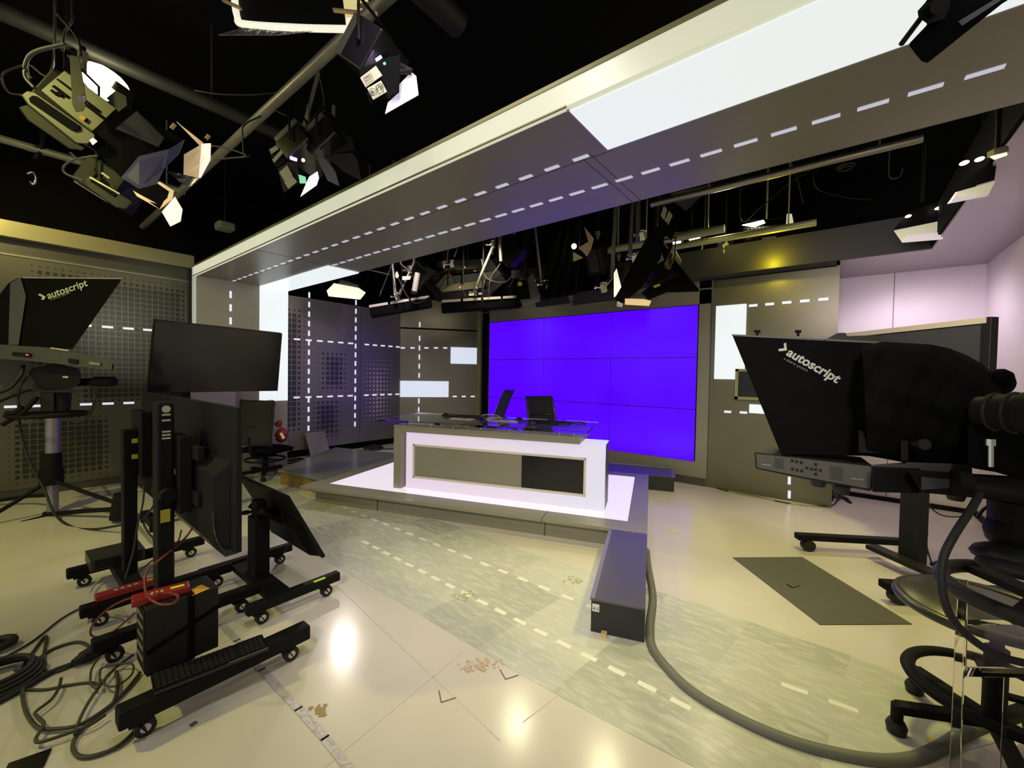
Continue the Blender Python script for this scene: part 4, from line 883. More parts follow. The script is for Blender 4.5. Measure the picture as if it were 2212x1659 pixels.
cable('floor_cable','pale green cable along the foot of the grey wall right of the video wall',[V((Z(*p).x,Z(*p).y,.007)) for p in ((1458,1036),(1500,1044),(1545,1054),(1590,1067),(1660,1080),(1730,1093),(1790,1099))],.007,mat('pale_green_cable',(.38,.40,.2),.5))
c=Z(1812,1082); cable('floor_cable','bunch of black cables on floor at the end of the grey wall',[V((Z(*p).x,Z(*p).y,z)) for p,z in (((1796,1084),.01),((1806,1066),.05),((1815,1080),.03),((1800,1082),.06),((1812,1068),.08),((1822,1078),.01),((1838,1088),.008),((1828,1078),.01),((1812,1076),.03))],.012,BLKR)

# ================================================================ RIGHT: studio camera with prompter
t=thing('studio_camera','right studio camera close by, with large prompter hood and black drape','camera',Z(2245,1500))
TR=1.25
# side panel plane of the hood: nearer on the right
DH=lambda x,y:D(x,y,1/(.7042+.000401*(x-1581)))
hb=[DH(1581,722),DH(1903,738),DH(1962,986),DH(1688,983)]
dirh=ray(1640,800).normalized()
h_=build('prompter_hood',MB().prism(hb,dirh*.36),BLKM,t,bevel=.004)
build('hood_rim',MB().prism([hb[0],hb[1],hb[1]+cu*-.006,hb[0]+cu*-.006],-dirh*.003),DGREY,h_)
hx=(hb[1]-hb[0]).normalized(); hn=(hb[1]-hb[0]).cross(hb[3]-hb[0]).normalized()
if hn.dot(CAM-hb[0])<0: hn=-hn
def onh(px,py,off=.003):
    d=ray(px,py); k=(hb[0]+hn*off-CAM).dot(hn)/d.dot(hn); return CAM+d*k
a=onh(1696,765); b=onh(1808,828)
text('hood_writing','autoscript',LOGO,h_,onh(1697,766),b-a,(onh(1697,740)-onh(1697,766)),.04,bold=.0015,fit=(onh(1806,830)-onh(1697,766)).length)
text('hood_writing','a clearer picture',LOGO2,h_,onh(1692,776),onh(1743,803)-onh(1692,776),(onh(1697,740)-onh(1697,766)),.01,fit=(onh(1743,803)-onh(1692,776)).length)
mb=MB(); q=[onh(*p) for p in ((1693,742),(1698,740),(1700,757),(1683,759),(1681,754),(1694,752))]; mb.sheet(q,.001); build('arrow_mark',mb,LOGO,h_)
for px in (1636,1724): mb=MB(); slab(mb,[(px-3,718),(px+3,718),(px+3,726),(px-3,726)],1.40 if px<1700 else 1.34,.03); slab(mb,[(px-7,713),(px+7,713),(px+7,719),(px-7,719)],1.40 if px<1700 else 1.34,.03); build('hood_knob',mb,BLK,h_)
mb=MB(); slab(mb,[(1810,719),(1825,719),(1828,726),(1890,724),(1904,726),(1904,742),(1780,735)],1.27,.2); build('hood_top_bracket',mb,DGREY,h_)
mb=MB(); slab(mb,[(1868,745),(1876,745),(1876,985),(1868,985)],1.17,.02); slab(mb,[(1946,842),(1962,842),(1962,995),(1946,995)],1.10,.02); slab(mb,[(1855,930),(1945,932),(1945,978),(1855,978)],1.13,.02); build('side_post',mb,CHAR,t)
# black drape: closed folded surface
top=[(1862,748),(1905,738),(1960,741),(2010,744),(2050,752),(2090,768),(2120,785),(2148,808),(2162,826),(2168,845)]
bot=[(1875,985),(1905,990),(1960,1000),(2010,1004),(2050,1006),(2090,1005),(2115,990),(2125,960),(2140,900),(2158,868)]
def interp(L,u): k=u*(len(L)-1); i=min(int(k),len(L)-2); f=k-i; return (L[i][0]*(1-f)+L[i+1][0]*f,L[i][1]*(1-f)+L[i+1][1]*f)
def drape(side):
    def fn(u,v):
        a=interp(top,u); b=interp(bot,u); x=a[0]*(1-v)+b[0]*v; y=a[1]*(1-v)+b[1]*v
        bul=math.sin(PI*v)**.6*(.75+.25*math.sin(PI*u))
        fold=.012*math.sin(x*.055+y*.03+2.2*math.sin(v*3+u*4))+.010*math.sin(x*.02-y*.075+u*3)+.006*math.sin(x*.11+y*.06)
        return D(x,y,1.16-side*(.10*bul+fold*bul) if side>0 else 1.16+.18*bul)
    return fn
mb=MB().grid(drape(1),44,30); mb.grid(drape(-1),12,8); 
build('drape',mb,BLKM,t)
mb=MB(); mb.tube(tp([(2150,830,1.15),(2162,815,1.12),(2178,822,1.12),(2194,826,1.12)]),.026,rs=lambda q:1.05-.95*q*q); mb.tube(tp([(2155,845,1.14),(2172,842,1.12),(2186,834,1.12),(2194,826,1.12)]),.016,rs=lambda q:1.05-.9*q); build('drape_tie',mb,BLKM,t)
# prompter monitor with buttons
DL=lambda x,y:D(x,y,1/(.6993+.000698*(x-1630)))
lt=[DL(1629,976),DL(1888,1006),DL(1883,1062),DL(1790,1046),DL(1732,1034),DL(1632,1013)]
ln=(lt[1]-lt[0]).cross(lt[5]-lt[0]).normalized(); 
if ln.dot(CAM-lt[0])<0: ln=-ln
pbx=build('prompter_monitor',MB().prism(lt,ray(1740,900).normalized()*.30-cu*.0),CHAR,t,bevel=.005)
def onl(px,py,off=.002): d=ray(px,py); k=(lt[0]+ln*off-CAM).dot(ln)/d.dot(ln); return CAM+d*k
build('face_plate',MB().sheet([onl(1633,980,.001),onl(1884,1008,.001),onl(1879,1056,.001),onl(1735,1030,.001),onl(1636,1010,.001)],.001),mat('face_plate_grey',(.085,.082,.076),.45),pbx)
mb=MB()
for x,y in ((1711,995),(1721,997),(1731,999),(1712,1013),(1722,1015),(1732,1017),(1762,1003),(1762,1024),(1743,1011),(1753,1013),(1762,1014),(1772,1016)): mb.sheet([onl(x-3,y-3),onl(x+3,y-3+.6),onl(x+3,y+3+.6),onl(x-3,y+3)],.0015)
build('button',mb,BLKG,pbx)
mb=MB(); mb.sheet([onl(1673,989),onl(1692,991),onl(1692,1014),onl(1673,1011)],.001); build('speaker_grille',mb,DGREY,pbx); mb=MB(); mb.sheet([onl(1793,1006),onl(1820,1010),onl(1820,1039),onl(1793,1034)],.001); build('speaker_grille',mb,DGREY,pbx)
for (x,y,f_) in ((1640,996,1.0),(1834,1024,1.35)):
    u_=onl(x+30,y+3)-onl(x,y); up=onl(x,y-20)-onl(x,y)
    text('monitor_writing','LEAD',LOGO2,pbx,onl(x,y,.003),u_,up,.008,fit=u_.length*.36*f_)
    text('monitor_writing','Autoscript',LOGO,pbx,onl(x+5,y+8*f_,.003),u_,up,.009,fit=u_.length*.66*f_)
for (x,y) in ((1748,1036),(1797,1052)):
    a=D(x+20,y,1.27 if x<1780 else 1.2); build('rubber_foot',MB().cyl(a,a-V((0,0,.02)),.022,.017),BLKR,pbx)
# rails, plate, camera body
mb=MB(); slab(mb,[(1882,1004),(1960,998),(2100,1003),(2100,1030),(1900,1026)],1.12,.3); build('top_plate',mb,mat('plate_grey',(.10,.10,.105),.4,.3),t,bevel=.003)
mb=MB(); slab(mb,[(1883,1008),(1990,1012),(1990,1066),(1883,1063)],1.10,.25); slab(mb,[(1960,1014),(2212,1030),(2260,1036),(2260,1092),(2130,1078),(1990,1064)],1.06,.12); build('mounting_rails',mb,BLK,t,bevel=.005)
mb=MB(); slab(mb,[(1990,1030),(2100,1040),(2135,1050),(1990,1058)],1.055,.02); build('slide_plate',mb,mat('slide_metal',(.10,.11,.12),.35,.6),t)
mb=MB(); mb.cyl(D(2075,1048,1.03),D(2250,1078,.95),.020); mb.cyl(D(2060,1040,1.04),D(2090,1044,1.03),.032); build('pan_bar',mb,BLK,t)
for (x,y) in ((2065,1066),(2155,1076)): a=D(x,y,1.12); build('plate_foot',MB().cyl(a,a-V((0,0,.018)),.022,.016),BLKR,t)
mb=MB(); mb.cyl(D(2112,888,1.02),D(2150,890,.99),.036,.040); mb.cyl(D(2150,890,.99),D(2215,893,.94),.043,.045); mb.cyl(D(2215,893,.94),D(2300,898,.88),.050); build('lens_barrel',mb,BLK,t)
build('lens_ring',MB().torus(D(2150,890,.99),.042,.005,frame(cu,D(2215,893,.94)-D(2150,890,.99))).torus(D(2192,892,.96),.045,.005,frame(cu,D(2215,893,.94)-D(2150,890,.99))),CHAR,t)
mb=MB(); slab(mb,[(2184,848),(2204,847),(2206,862),(2184,862)],.96,.03); build('lens_knob',mb,BLK,t)
mb=MB(); slab(mb,[(2090,915),(2280,920),(2280,1040),(2200,1035),(2150,1020),(2090,1010)],1.02,.22); build('camera_body',mb,BLKM,t,bevel=.01)
build('chrome_pin',MB().cyl(D(2139,960,1.0),D(2139,1008,1.0),.006).cyl(D(2137,948,1.0),D(2137,962,1.0),.011),CHROME,t)
a=D(1968,957,1.08); build('thumb_screw',MB().cyl(a,D(1992,960,1.06),.004,.012).cyl(D(1992,960,1.06),D(1998,960,1.05),.014),CHAR,t)
build('pedestal_head',MB().cyl(D(2235,1085,1.08),D(2235,1130,1.08),.085).ball(D(2225,1155,1.08),.085,sc_=(1,1,.8)),BLK,t)
cb=D(2345,1300,1.10); build('column',MB().cyl((cb.x,cb.y,.20),(cb.x,cb.y,.88),.06,n=26),BLK,t)
build('pedestal_base',MB().cyl((cb.x,cb.y,.0),(cb.x,cb.y,.22),.30,.12,n=26),BLK,t)
wc_=D(2262,1296,1.0); rg=build('steering_wheel',MB().torus(wc_,.180,.018,n=48,k=12),BLKR,t)
for ang in (2.2,4.3,.2): build('spoke',MB().beam(wc_,wc_+V((math.cos(ang),math.sin(ang),0))*.175,.05,.018),BLK,rg)
sp=wc_+(D(2110,1315,.92)-wc_)*.9
build('bellows',MB().ball(D(2200,1205,1.05),.055,sc_=(1.6,1.2,.55)).ball(D(2195,1225,1.03),.06,sc_=(1.2,1,.4)),BLKR,t)
build('wheel_lever',MB().tube(tp([(2150,1210,1.05),(2168,1217,1.04),(2200,1228,1.03)]),.012),BLK,t)
build('camera_cable',MB().tube(tp([(2135,1050,1.03),(2118,1065,1.0),(2098,1100,.98),(2062,1155,.96),(2038,1205,.95),(2034,1262,.94),(2046,1315,.93),(2078,1362,.92),(2130,1402,.91),(2180,1424,.9),(2260,1442,.88)]),.0082,n=12),BLKR,t)
build('camera_cable',MB().tube(tp([(2110,1120,1.2),(2125,1100,1.2),(2145,1090,1.2),(2165,1098,1.2),(2190,1125,1.2),(2210,1145,1.2)]),.004),BLKR,t)

# ================================================================ DRAFTING STOOL
C0=V((.509,2.362,0)); t=thing('drafting_stool','black drafting stool with round foot ring at the right edge','stool',C0)
so=C0-cr*.05+V((0,0,.55)); 
def seatf(k):
    def fn(u,v):
        a=2*PI*u; r=(v if k else 1)
        rr=.25*(1-.08*math.cos(2*a)); x=rr*math.cos(a); y=rr*.95*math.sin(a)
        return so+cr*x*v+V((cf.x,cf.y,0)).normalized()*y*v+V((0,0,(.040-.032*v**4-.012*math.cos(a)*v) if k else -.03+.035*v**5))
    return fn
mb=MB().grid(seatf(1),48,14).grid(seatf(0),48,14); build('seat',mb,SEATC,t)
build('seat_edge',MB().torus(so+V((0,0,.005)),.243,.02,n=48,sq=.9),SEATC,t)
build('seat_plate',MB().cyl(C0+V((0,0,.50)),C0+V((0,0,.56)),.05,.13),BLK,t)
build('gas_column',MB().cyl(C0+V((0,0,.10)),C0+V((0,0,.40)),.034).cyl(C0+V((0,0,.38)),C0+V((0,0,.52)),.020),BLK,t)
fr_=build('foot_ring',MB().torus(C0+V((0,0,.235)),.240,.024,n=56,sq=.7),BLK,t)
for a in (math.atan2(cr.y,cr.x)-.5,math.atan2(cr.y,cr.x)+.9): build('ring_spoke',MB().beam(C0+V((0,0,.235)),C0+V((.24*math.cos(a),.24*math.sin(a),.235)),.03,.015),BLK,fr_)
g0=Z(1972,1493); g1=Z(1935,1582); a0=math.atan2(g0.y-C0.y,g0.x-C0.x); a1=math.atan2(g1.y-C0.y,g1.x-C0.x); a0,a1=(a0,a1)
base=a0
for k in range(5):
    a=base+((a1-a0+PI)%(2*PI)-PI)*k if k<2 else base+((a1-a0+PI)%(2*PI)-PI)+(2*PI-((a1-a0+PI)%(2*PI)-PI))*(k-1)/4*1.0
    e=C0+V((.30*math.cos(a),.30*math.sin(a),.105)); l=build('base_leg',MB().beam(C0+V((0,0,.125)),e,.045,.034).cyl(e+V((0,0,.012)),e-V((0,0,.055)),.020),BLK,t,bevel=.003)
    build('glide',MB().cyl(e-V((0,0,.055)),e-V((0,0,.075)),.026,.035).cyl(e-V((0,0,.075)),e-V((0,0,.1045)),.035,.030),BLKR,l)

# ================================================================ ACRYLIC STAND
t=thing('acrylic_stand','clear acrylic stand with thick polished edges at the bottom right','stand',Z(2100,1720))
A0=D(2064,1338,.98); dx=(D(2215,1385,.98)-A0); dx.z=0; dx=dx.normalized(); dy=ray(2079,1400); dy.z=0; dy.normalize()
def abx(x0,x1,y0,y1,z0,z1): m_=MB(); m_.prism([A0+dx*x0+dy*y0+V((0,0,z0-A0.z)),A0+dx*x1+dy*y0+V((0,0,z0-A0.z)),A0+dx*x1+dy*y1+V((0,0,z0-A0.z)),A0+dx*x0+dy*y1+V((0,0,z0-A0.z))],V((0,0,z1-z0))); return m_
build('side_panel',abx(0,.028,0,.30,0,A0.z),ACRY,t,bevel=.002); build('side_panel',abx(.36,.388,0,.30,0,A0.z),ACRY,t,bevel=.002)
build('shelf',abx(.028,.36,0,.30,A0.z-.14,A0.z-.115),ACRY,t,bevel=.002); build('front_rib',abx(.122,.134,0,.02,0,A0.z-.14),ACRY,t)

# ================================================================ LIGHTING GRID (pipes under the ceiling)
def pipe(label,a,b,r,m,name='grid_pipe'):
    mb=MB().cyl(a,b,r,n=14); A_=V(a); B_=V(b)
    for k in (.12,.88): p=A_+(B_-A_)*k; mb.cyl(p,(p.x,p.y,4.1),.008,n=6)
    return tag(build(name,mb,m),label,'pipe','pipes of the lighting grid')
def ext(p,q,k0,k1): return p+(p-q)*k0,q+(q-p)*k1
def drop(P,parent,r=.012,m=STEEL,name='hanger_rod',z1=GRID):
    return build(name,MB().cyl(P,(P.x,P.y,z1),r,n=10),m,parent)
zg=3.2
a=Z(0,302,zg); b=Z(235,365,zg); x_=(a.x+b.x)/2
pipe('olive-grey grid pipe seen behind the two big spotlights at left',(x_,-3.0,zg),(x_,1.20,zg),.030,STEEL)
a=Z(375,425,zg); b=Z(530,285,zg); y_=(a.y+b.y)/2
pipe('grid pipe running from left spotlights up to the softbox',(-6.9,y_,zg),(2.8,y_,zg),.032,STEEL)
a=Z(19,25,3.45); b=Z(517,257,3.45)
pipe('dark grid pipe crossing high above the large spotlight',((a.x+b.x)/2,-3.0,3.45),((a.x+b.x)/2,1.6,3.45),.05,PIPED)
a=Z(940,5,3.7); b=Z(1040,90,3.7); pipe('dark thick duct high at the top centre',(-2.0,-3,3.7),(-2.0,1.9,3.7),.08,PIPED,'ceiling_duct')
a=Z(1530,412,3.2); b=Z(1945,312,3.2)
pipe('grid pipe with a bright edge just behind the right half of beam',(-1.55,4.23,3.2),(.45,4.23,3.2),.030,mat('pipe_bright',(.30,.28,.22),.3,.8))
a=Z(1520,570,3.0); pipe('thick olive pipe above the grey wall right of video wall',(-2.2,5.2,3.02),(-.2,5.2,3.02),.035,mat('olive_pipe',(.35,.35,.16),.5,.3))
pipe('horizontal olive pipe under the bright lamps right of centre',(-2.4,4.95,3.05),(-1.0,4.95,3.05),.045,mat('olive_pipe',(.35,.35,.16),.5,.3))
pipe('long dark duct running across the black ceiling at right',(-2.5,5.0,3.78),(2.0,5.0,3.78),.16,PIPED,'ceiling_duct')
pipe('dark pipe crossing the ceiling behind the beam',(-5.6,3.6,3.3),(1.0,3.6,3.3),.035,PIPED)
for i,(x,y,z) in enumerate(((-5.2,0,3.2),(-5.2,-1.5,3.2),(-3.0,y_,3.2),(-.5,4.23,3.2),(-1.5,5.2,3.02))):
    pass

# ---------------- fixtures
def barndoors(t,o,R_,w,h,L,angs=(35,35,35,35),m=BLKM):
    names=['top','bottom','left','right']
    for k,a in enumerate(angs):
        ar=math.radians(a); mb=MB()
        if k<2:
            s_=1 if k==0 else -1; p=[V((0,-w/2,s_*h/2)),V((0,w/2,s_*h/2)),V((L*math.cos(ar),w*.72,s_*(h/2+L*math.sin(ar)))),V((L*math.cos(ar),-w*.72,s_*(h/2+L*math.sin(ar))))]
        else:
            s_=1 if k==2 else -1; p=[V((0,s_*w/2,-h/2)),V((0,s_*w/2,h/2)),V((L*math.cos(ar),s_*(w/2+L*math.sin(ar)),h*.6)),V((L*math.cos(ar),s_*(w/2+L*math.sin(ar)),-h*.6))]
        build('barn_door',mb.sheet([o+R_@q for q in p],.003),m,t)
def fresnel(label,P,fwd,up=(0,0,1),s=1.0,doors=(30,30,30,30),lit=None,pole=GRID,cat='spotlight',name='spotlight',nod=False,group=None,hang=True):
    t=thing(name,label,cat,P,group); R_=frame(fwd,up); W=.30*s; L=.40*s
    o=P+R_@V((L/2,0,0))
    mb=MB().box(P,(L,W*.92,W),R_); build('body',mb,mat('lamp_housing',(.006,.006,.0055),.6,.1,spec=.2),t,bevel=.02*s)
    mb=MB().box(P+R_@V((L*.47,0,0)),(L*.10,W*1.1,W*1.12),R_); build('front_frame',mb,BLK,t,bevel=.005)
    mb=MB()
    for i in range(5): mb.box(P+R_@V((-L*.25+i*L*.13,0,W*.5)),(L*.05,W*.7,.012*s),R_); 
    for i in range(3):
        for sg in (-1,1): mb.box(P+R_@V((-L*.05,sg*W*.465,-W*.2+i*W*.14)),(L*.35,.006,W*.05),R_)
    build('cooling_fins',mb,BLK,t)
    build('bottom_plate',MB().box(P+R_@V((-.02*s,0,-W*.53)),(L*.9,W*.55,.015*s),R_).box(P+R_@V((-.02*s,0,-W*.545)),(L*.62,W*.26,.015*s),R_),mat('lamp_grey_panel',(.02,.019,.015),.5,.2),t)
    build('lens',MB().cyl(P+R_@V((L*.45,0,0)),P+R_@V((L*.53,0,0)),W*.42,W*.38,n=24),lit or GLASSD,t)
    # yoke
    yk=[P+R_@V((0,-W*.56,0))]; upw=V((0,0,W*1.05)); 
    A_=P+R_@V((0,-W*.56,0)); B_=P+R_@V((0,W*.56,0)); C_=P+V((0,0,W*1.05)); sd=(B_-A_)*.5
    build('yoke',MB().tube([A_,C_-sd,C_+sd,B_],.010*s,smooth=False).cyl(A_-sd.normalized()*.01,A_-sd.normalized()*.035,.022*s),BLK,t)
    if hang:
        build('clamp',MB().cyl(C_,C_+V((0,0,.10*s)),.022*s).box(C_+V((0,0,.10*s)),(.06*s,.05*s,.06*s)),STEEL,t)
        if C_.z+.1*s<pole: build('hanger_rod',MB().cyl(C_+V((0,0,.1*s)),(C_.x,C_.y,pole),.014),BLK,t)
    if not nod: barndoors(t,o,R_,W*1.1,W*1.1,W*.85,doors)
    return t,R_,o
GLASSD=mat('dark_lens_glass',(.012,.012,.012),.55,spec=.2)

t1,R1,o1=fresnel('largest black spotlight at upper left, with barn doors and blue gel',D(180,250,2.35),cv(.78,-.52,.25),s=.80,doors=(28,28,28,28),nod=True)
build('barn_door',shp(MB(),[(182,300,2.1),(262,226,2.1),(392,300,2.15),(398,312,2.15),(362,350,2.15),(262,384,2.1)]),BLKM,t1); build('barn_door',shp(MB(),[(250,278,2.07),(296,240,2.07),(355,298,2.1),(342,318,2.1)]),CHAR,t1)
build('gel_filter',shp(MB(),[(262,384,2.06),(300,338,2.07),(366,322,2.1),(398,302,2.13),(386,332,2.12),(356,362,2.1),(338,398,2.08),(300,408,2.06)]),GELB,t1)
gg=build('gel_filter',shp(MB(),[(382,263,2.3),(392,272,2.3),(438,308,2.28),(434,316,2.28),(428,310,2.28)]),GEL,t1); gg['label']='peach gel sheet'
gg=build('gel_filter',shp(MB(),[(398,334,2.25),(436,312,2.25),(436,340,2.25),(430,384,2.22),(397,380,2.22)]),GEL,t1); gg['label']='peach gel sheet'
gg=build('gel_filter',shp(MB(),[(436,311,2.24),(455,310,2.22),(454,345,2.2),(433,384,2.2),(430,384,2.22)]),GELW,t1); gg['label']='white gel sheet, backlight painted as glow'
build('foil_flap',shp(MB(),[(355,368,2.22),(430,385,2.2),(412,402,2.2),(400,402,2.2),(380,385,2.2)]),FOIL,t1)
for a,b in (((445,300),(452,292)),((370,278),(378,268)),((322,345),(330,333))): build('wooden_peg',MB().cyl(D(*a,2.15),D(*b,2.15),.009,n=6),WOODP,t1)
OLV=mat('lamp_olive_shell',(.036,.035,.026),.5,.2); 
mb=MB(); slab(mb,[(88,196),(140,152),(252,234),(198,288)],2.13,.16); build('top_shell',mb,OLV,t1,bevel=.004)
mb=MB()
for q in ([(112,187),(118,184),(148,207),(143,211)],[(121,200),(126,198),(136,206),(131,210)],[(108,196),(113,193),(126,203),(121,207)],[(122,172),(126,170),(215,238),(211,241)],[(180,226),(185,222),(232,258),(228,262)]): mb.sheet([D(x,y,2.125) for x,y in q],.004)
build('vent_slot',mb,PIT,t1)
mb=MB(); slab(mb,[(46,206),(60,196),(76,199),(206,290),(205,302),(188,312),(165,310),(60,226)],2.06,.05); build('side_rail',mb,OLV,t1,bevel=.006)
mb=MB().sheet([D(x,y,2.055) for x,y in ((63,213),(70,207),(80,208),(170,270),(172,280),(160,283),(148,278),(66,222))],.003); build('rail_slot',mb,PIT,t1)
mb=MB(); slab(mb,[(40,232),(60,226),(165,310),(188,316),(178,326),(150,322),(60,260)],2.08,.08); build('underside',mb,BLK,t1,bevel=.006)
mb=MB(); slab(mb,[(192,282),(244,236),(262,214),(292,240),(300,285),(262,322),(215,300)],2.14,.18); build('front_box',mb,BLKM,t1,bevel=.006)
mb=MB(); slab(mb,[(150,118),(172,122),(184,200),(188,222),(180,240),(164,242),(156,225)],2.03,.02); build('yoke_arm',mb,CHAR,t1,bevel=.003); build('yoke_knob',MB().cyl(D(178,212,2.03),D(176,214,1.99),.016,n=8),CHROME,t1)
build('glow_patch',shp(MB(),[(194,303,2.04),(202,298,2.04),(210,305,2.04),(200,313,2.04)]),GELW,t1); build('orange_badge',shp(MB(),[(170,254,2.12),(177,248,2.12),(186,255,2.12),(180,262,2.12)],.002),ORNG,t1)  # first sheet is a painted patch of yellow glow, not a part
build('socket_box',shp(MB(),[(236,216,2.1),(256,200,2.1),(278,212,2.1),(280,232,2.1),(262,246,2.1)],.03),CHAR,t1)
t2,R2,o2=fresnel('smaller black spotlight below the large one at upper left',D(238,398,3.0),cv(.80,-.52,.15),s=.72,nod=True)
mb=MB(); slab(mb,[(182,388),(196,378),(262,420),(286,436),(272,452),(250,448),(186,402)],2.78,.06); build('side_rail',mb,CHAR,t2,bevel=.005); build('rail_slot',shp(MB(),[(194,391,2.775),(200,387,2.775),(252,420,2.775),(246,425,2.775)]),PIT,t2); build('rail_glint',shp(MB(),[(193,384,2.77),(196,382,2.77),(260,418,2.77),(258,420,2.77)]),STEEL,t2); build('vent_slot',shp(MB(),[(218,374,2.77),(222,372,2.77),(238,384,2.77),(234,386,2.77)]),PAPER,t2)
build('snoot_ring',shp(MB(),[(288,412,2.8),(296,424,2.8),(345,452,2.8),(372,430,2.8),(376,412,2.8),(345,392,2.8),(340,396,2.8),(366,414,2.8),(362,428,2.8),(345,443,2.8),(302,420,2.8)]),GEL,t2)
build('diffusion_sheet',shp(MB(),[(350,458,2.75),(378,425,2.75),(394,452,2.75),(390,478,2.75),(368,489,2.75)]),GELW,t2)
build('snoot',shp(MB(),[(288,412,2.82),(345,392,2.85),(376,412,2.82),(345,452,2.8)],.02),BLKM,t2)
# glowing lamp head behind the large spotlight
P=D(226,180,2.55); t=thing('floodlight','glaring lit lamp head just behind the largest spotlight','floodlight',P)
build('glowing_lamp',MB().ball(P,.12,sc_=(1.15,1.0,.75),Rm=frame(cv(.8,-.45,0),cu)),BULB,t)
build('lamp_socket',MB().cyl(D(262,205,2.5),D(272,190,2.5),.05),BLK,t); build('yoke',MB().tube(tp([(180,230,2.45),(178,150,2.5),(150,90,2.6)]),.02,smooth=False),BLK,t); build('hanger_rod',MB().cyl(D(150,90,2.6),(D(150,90,2.6).x,D(150,90,2.6).y,3.8),.02),BLK,t)
# cable tangle at upper left
for i,(pts,lab) in enumerate((([(140,95),(80,110),(58,130),(55,165),(75,190)],'pale looped cable beside the largest spotlight, outer loop'),([(140,100),(95,105),(62,125),(60,160),(70,170)],'dark loop of cable above the rear of the largest spotlight'),([(120,0),(128,35),(150,60),(170,90),(175,120)],'cable hanging from ceiling above the largest spotlight'),([(155,0),(157,40),(140,70),(135,110)],'second cable dropping from the ceiling at top left'),([(115,140),(60,140),(12,155),(5,175),(20,200),(45,205)],'thin cable bowing out to the left frame edge'),([(152,330),(170,345),(200,362),(205,368)],'thin cable to rear of the smaller spotlight'),([(212,336),(160,345),(138,360),(142,375),(180,390)],'white cable curling by the smaller spotlight'))):
    P_=tp([(x,y,2.15+.05*i) for x,y in pts]); cable('hanging_cable',lab,([V((P_[0].x,P_[0].y,4.09))]+P_ if i in (2,3,4) else P_),.009 if i==0 else .006,mat('grey_cable',(.10,.10,.08),.5) if i in (0,6) else BLKR)
tq=-5.19/ray(85,325).x; P=D(75,300,tq); t=thing('pipe_clamp','steel pipe clamp hanging on the olive-grey pipe at far left','clamp',P)
build('clamp_body',MB().tube(tp([(95,290,tq+.03),(90,320,tq),(78,345,tq)]),.02,smooth=False).torus(D(78,322,tq),.04,.01,frame(cf)),BLK,t); build('clamp_hook',MB().tube(tp([(60,375,tq),(72,372,tq),(78,385,tq),(72,398,tq),(66,392,tq)]),.008),CHROME,t)
for px in (64,92): build('clamp_collar',MB().torus(D(px,322+(px-64)*.28,tq+.03),.036,.008,frame((0,1,0)) ),STEEL,t)

# softbox at top centre
P=D(630,20,2.1); t=thing('softbox','large softbox panel with glowing rounded rim at the top centre','softbox',P)
mb=MB(); slab(mb,[(500,-70),(745,-70),(752,64),(735,60),(528,52),(512,38)],2.1,.08); build('housing',mb,BLK,t,bevel=.01)
mb=MB(); mb.tube(tp([(503,-60,2.09),(507,0,2.09),(513,38,2.09),(527,52,2.09),(640,60,2.09),(750,63,2.09)]),.016); build('glowing_rim',mb,mat('lit_rim',(.8,.8,.7),.4,emit=.75,ecol=(1,.98,.80)),t)
build('glowing_side',shp(MB(),[(741,0,2.08),(795,2,2.12),(806,40,2.12),(770,58,2.1),(748,56,2.08)],.01),mat('lit_amber_side',(.8,.7,.4),.5,emit=.55,ecol=(1,.85,.38)),t)
build('glowing_corner',shp(MB(),[(748,40,2.07),(805,38,2.10),(780,57,2.08),(752,62,2.07)],.01),BULBC if 0 else GELW,t)
build('black_flap',shp(MB(),[(432,12,2.1),(500,18,2.1),(520,62,2.1),(470,75,2.1)],.004),BLKG,t); build('foil_strip',shp(MB(),[(472,76,2.09),(525,60,2.09),(552,62,2.09),(620,70,2.09),(750,60,2.09),(600,76,2.09)],.003),FOIL,t)
for a,b in (((772,14),(820,4)),((720,22),(780,28)),((480,0),(520,18))): build('wooden_peg',MB().beam(D(*a,2.04),D(*b,2.04),.02,.008),WOODP,t)
drop(D(640,-60,2.15),t,z1=4.1)

def led(label,P,fwd,s=1.0,W=.34,Hh=.24,Dp=.16,rods=True,flaps=True,ribs=True,zt=GRID,nm='led_panel_light'):
    t=thing(nm,label,'studio light',P); R_=frame(fwd)
    build('body',MB().box(P,(Dp*s,W*s,Hh*s),R_),BLKG,t,bevel=.008)
    if ribs:
        mb=MB()
        for i in range(12): mb.box(P+R_@V((-Dp*s*.62,(-.45+i*.082)*W*s,0)),(Dp*s*.35,W*s*.03,Hh*s*.95),R_)
        build('cooling_fins',mb,mat('fin_metal',(.10,.10,.085),.5,.5),t)
    build('yoke',MB().tube([P+R_@V((0,-W*s*.56,0)),P+R_@V((0,-W*s*.56,0))+V((0,0,.2*s)),P+R_@V((0,W*s*.56,0))+V((0,0,.2*s)),P+R_@V((0,W*s*.56,0))],.008,smooth=False),BLK,t)
    if rods: build('hanger_rod',MB().cyl(P+V((0,0,.2*s)),(P.x,P.y,zt),.011),STEEL,t)
    return t,R_
fw=cv(.70,-.62,-.25)
t,R_=led('LED light with two paper labels and white-lit flap above the beam',D(812,128,2.0),fw,1.0,.22,.20,.16)
mb=MB(); mb.sheet(tp([(775,150,1.9),(865,118,1.9),(862,200,1.9),(800,225,1.9)]),.004); build('barn_door',mb,BLKM,t)
build('paper_label',shp(MB(),[(778,168,1.88),(812,142,1.88),(826,163,1.88),(790,189,1.88)],.001),PAPER,t); build('paper_label',shp(MB(),[(793,191,1.88),(823,174,1.88),(836,198,1.88),(806,216,1.88)],.001),PAPER,t)
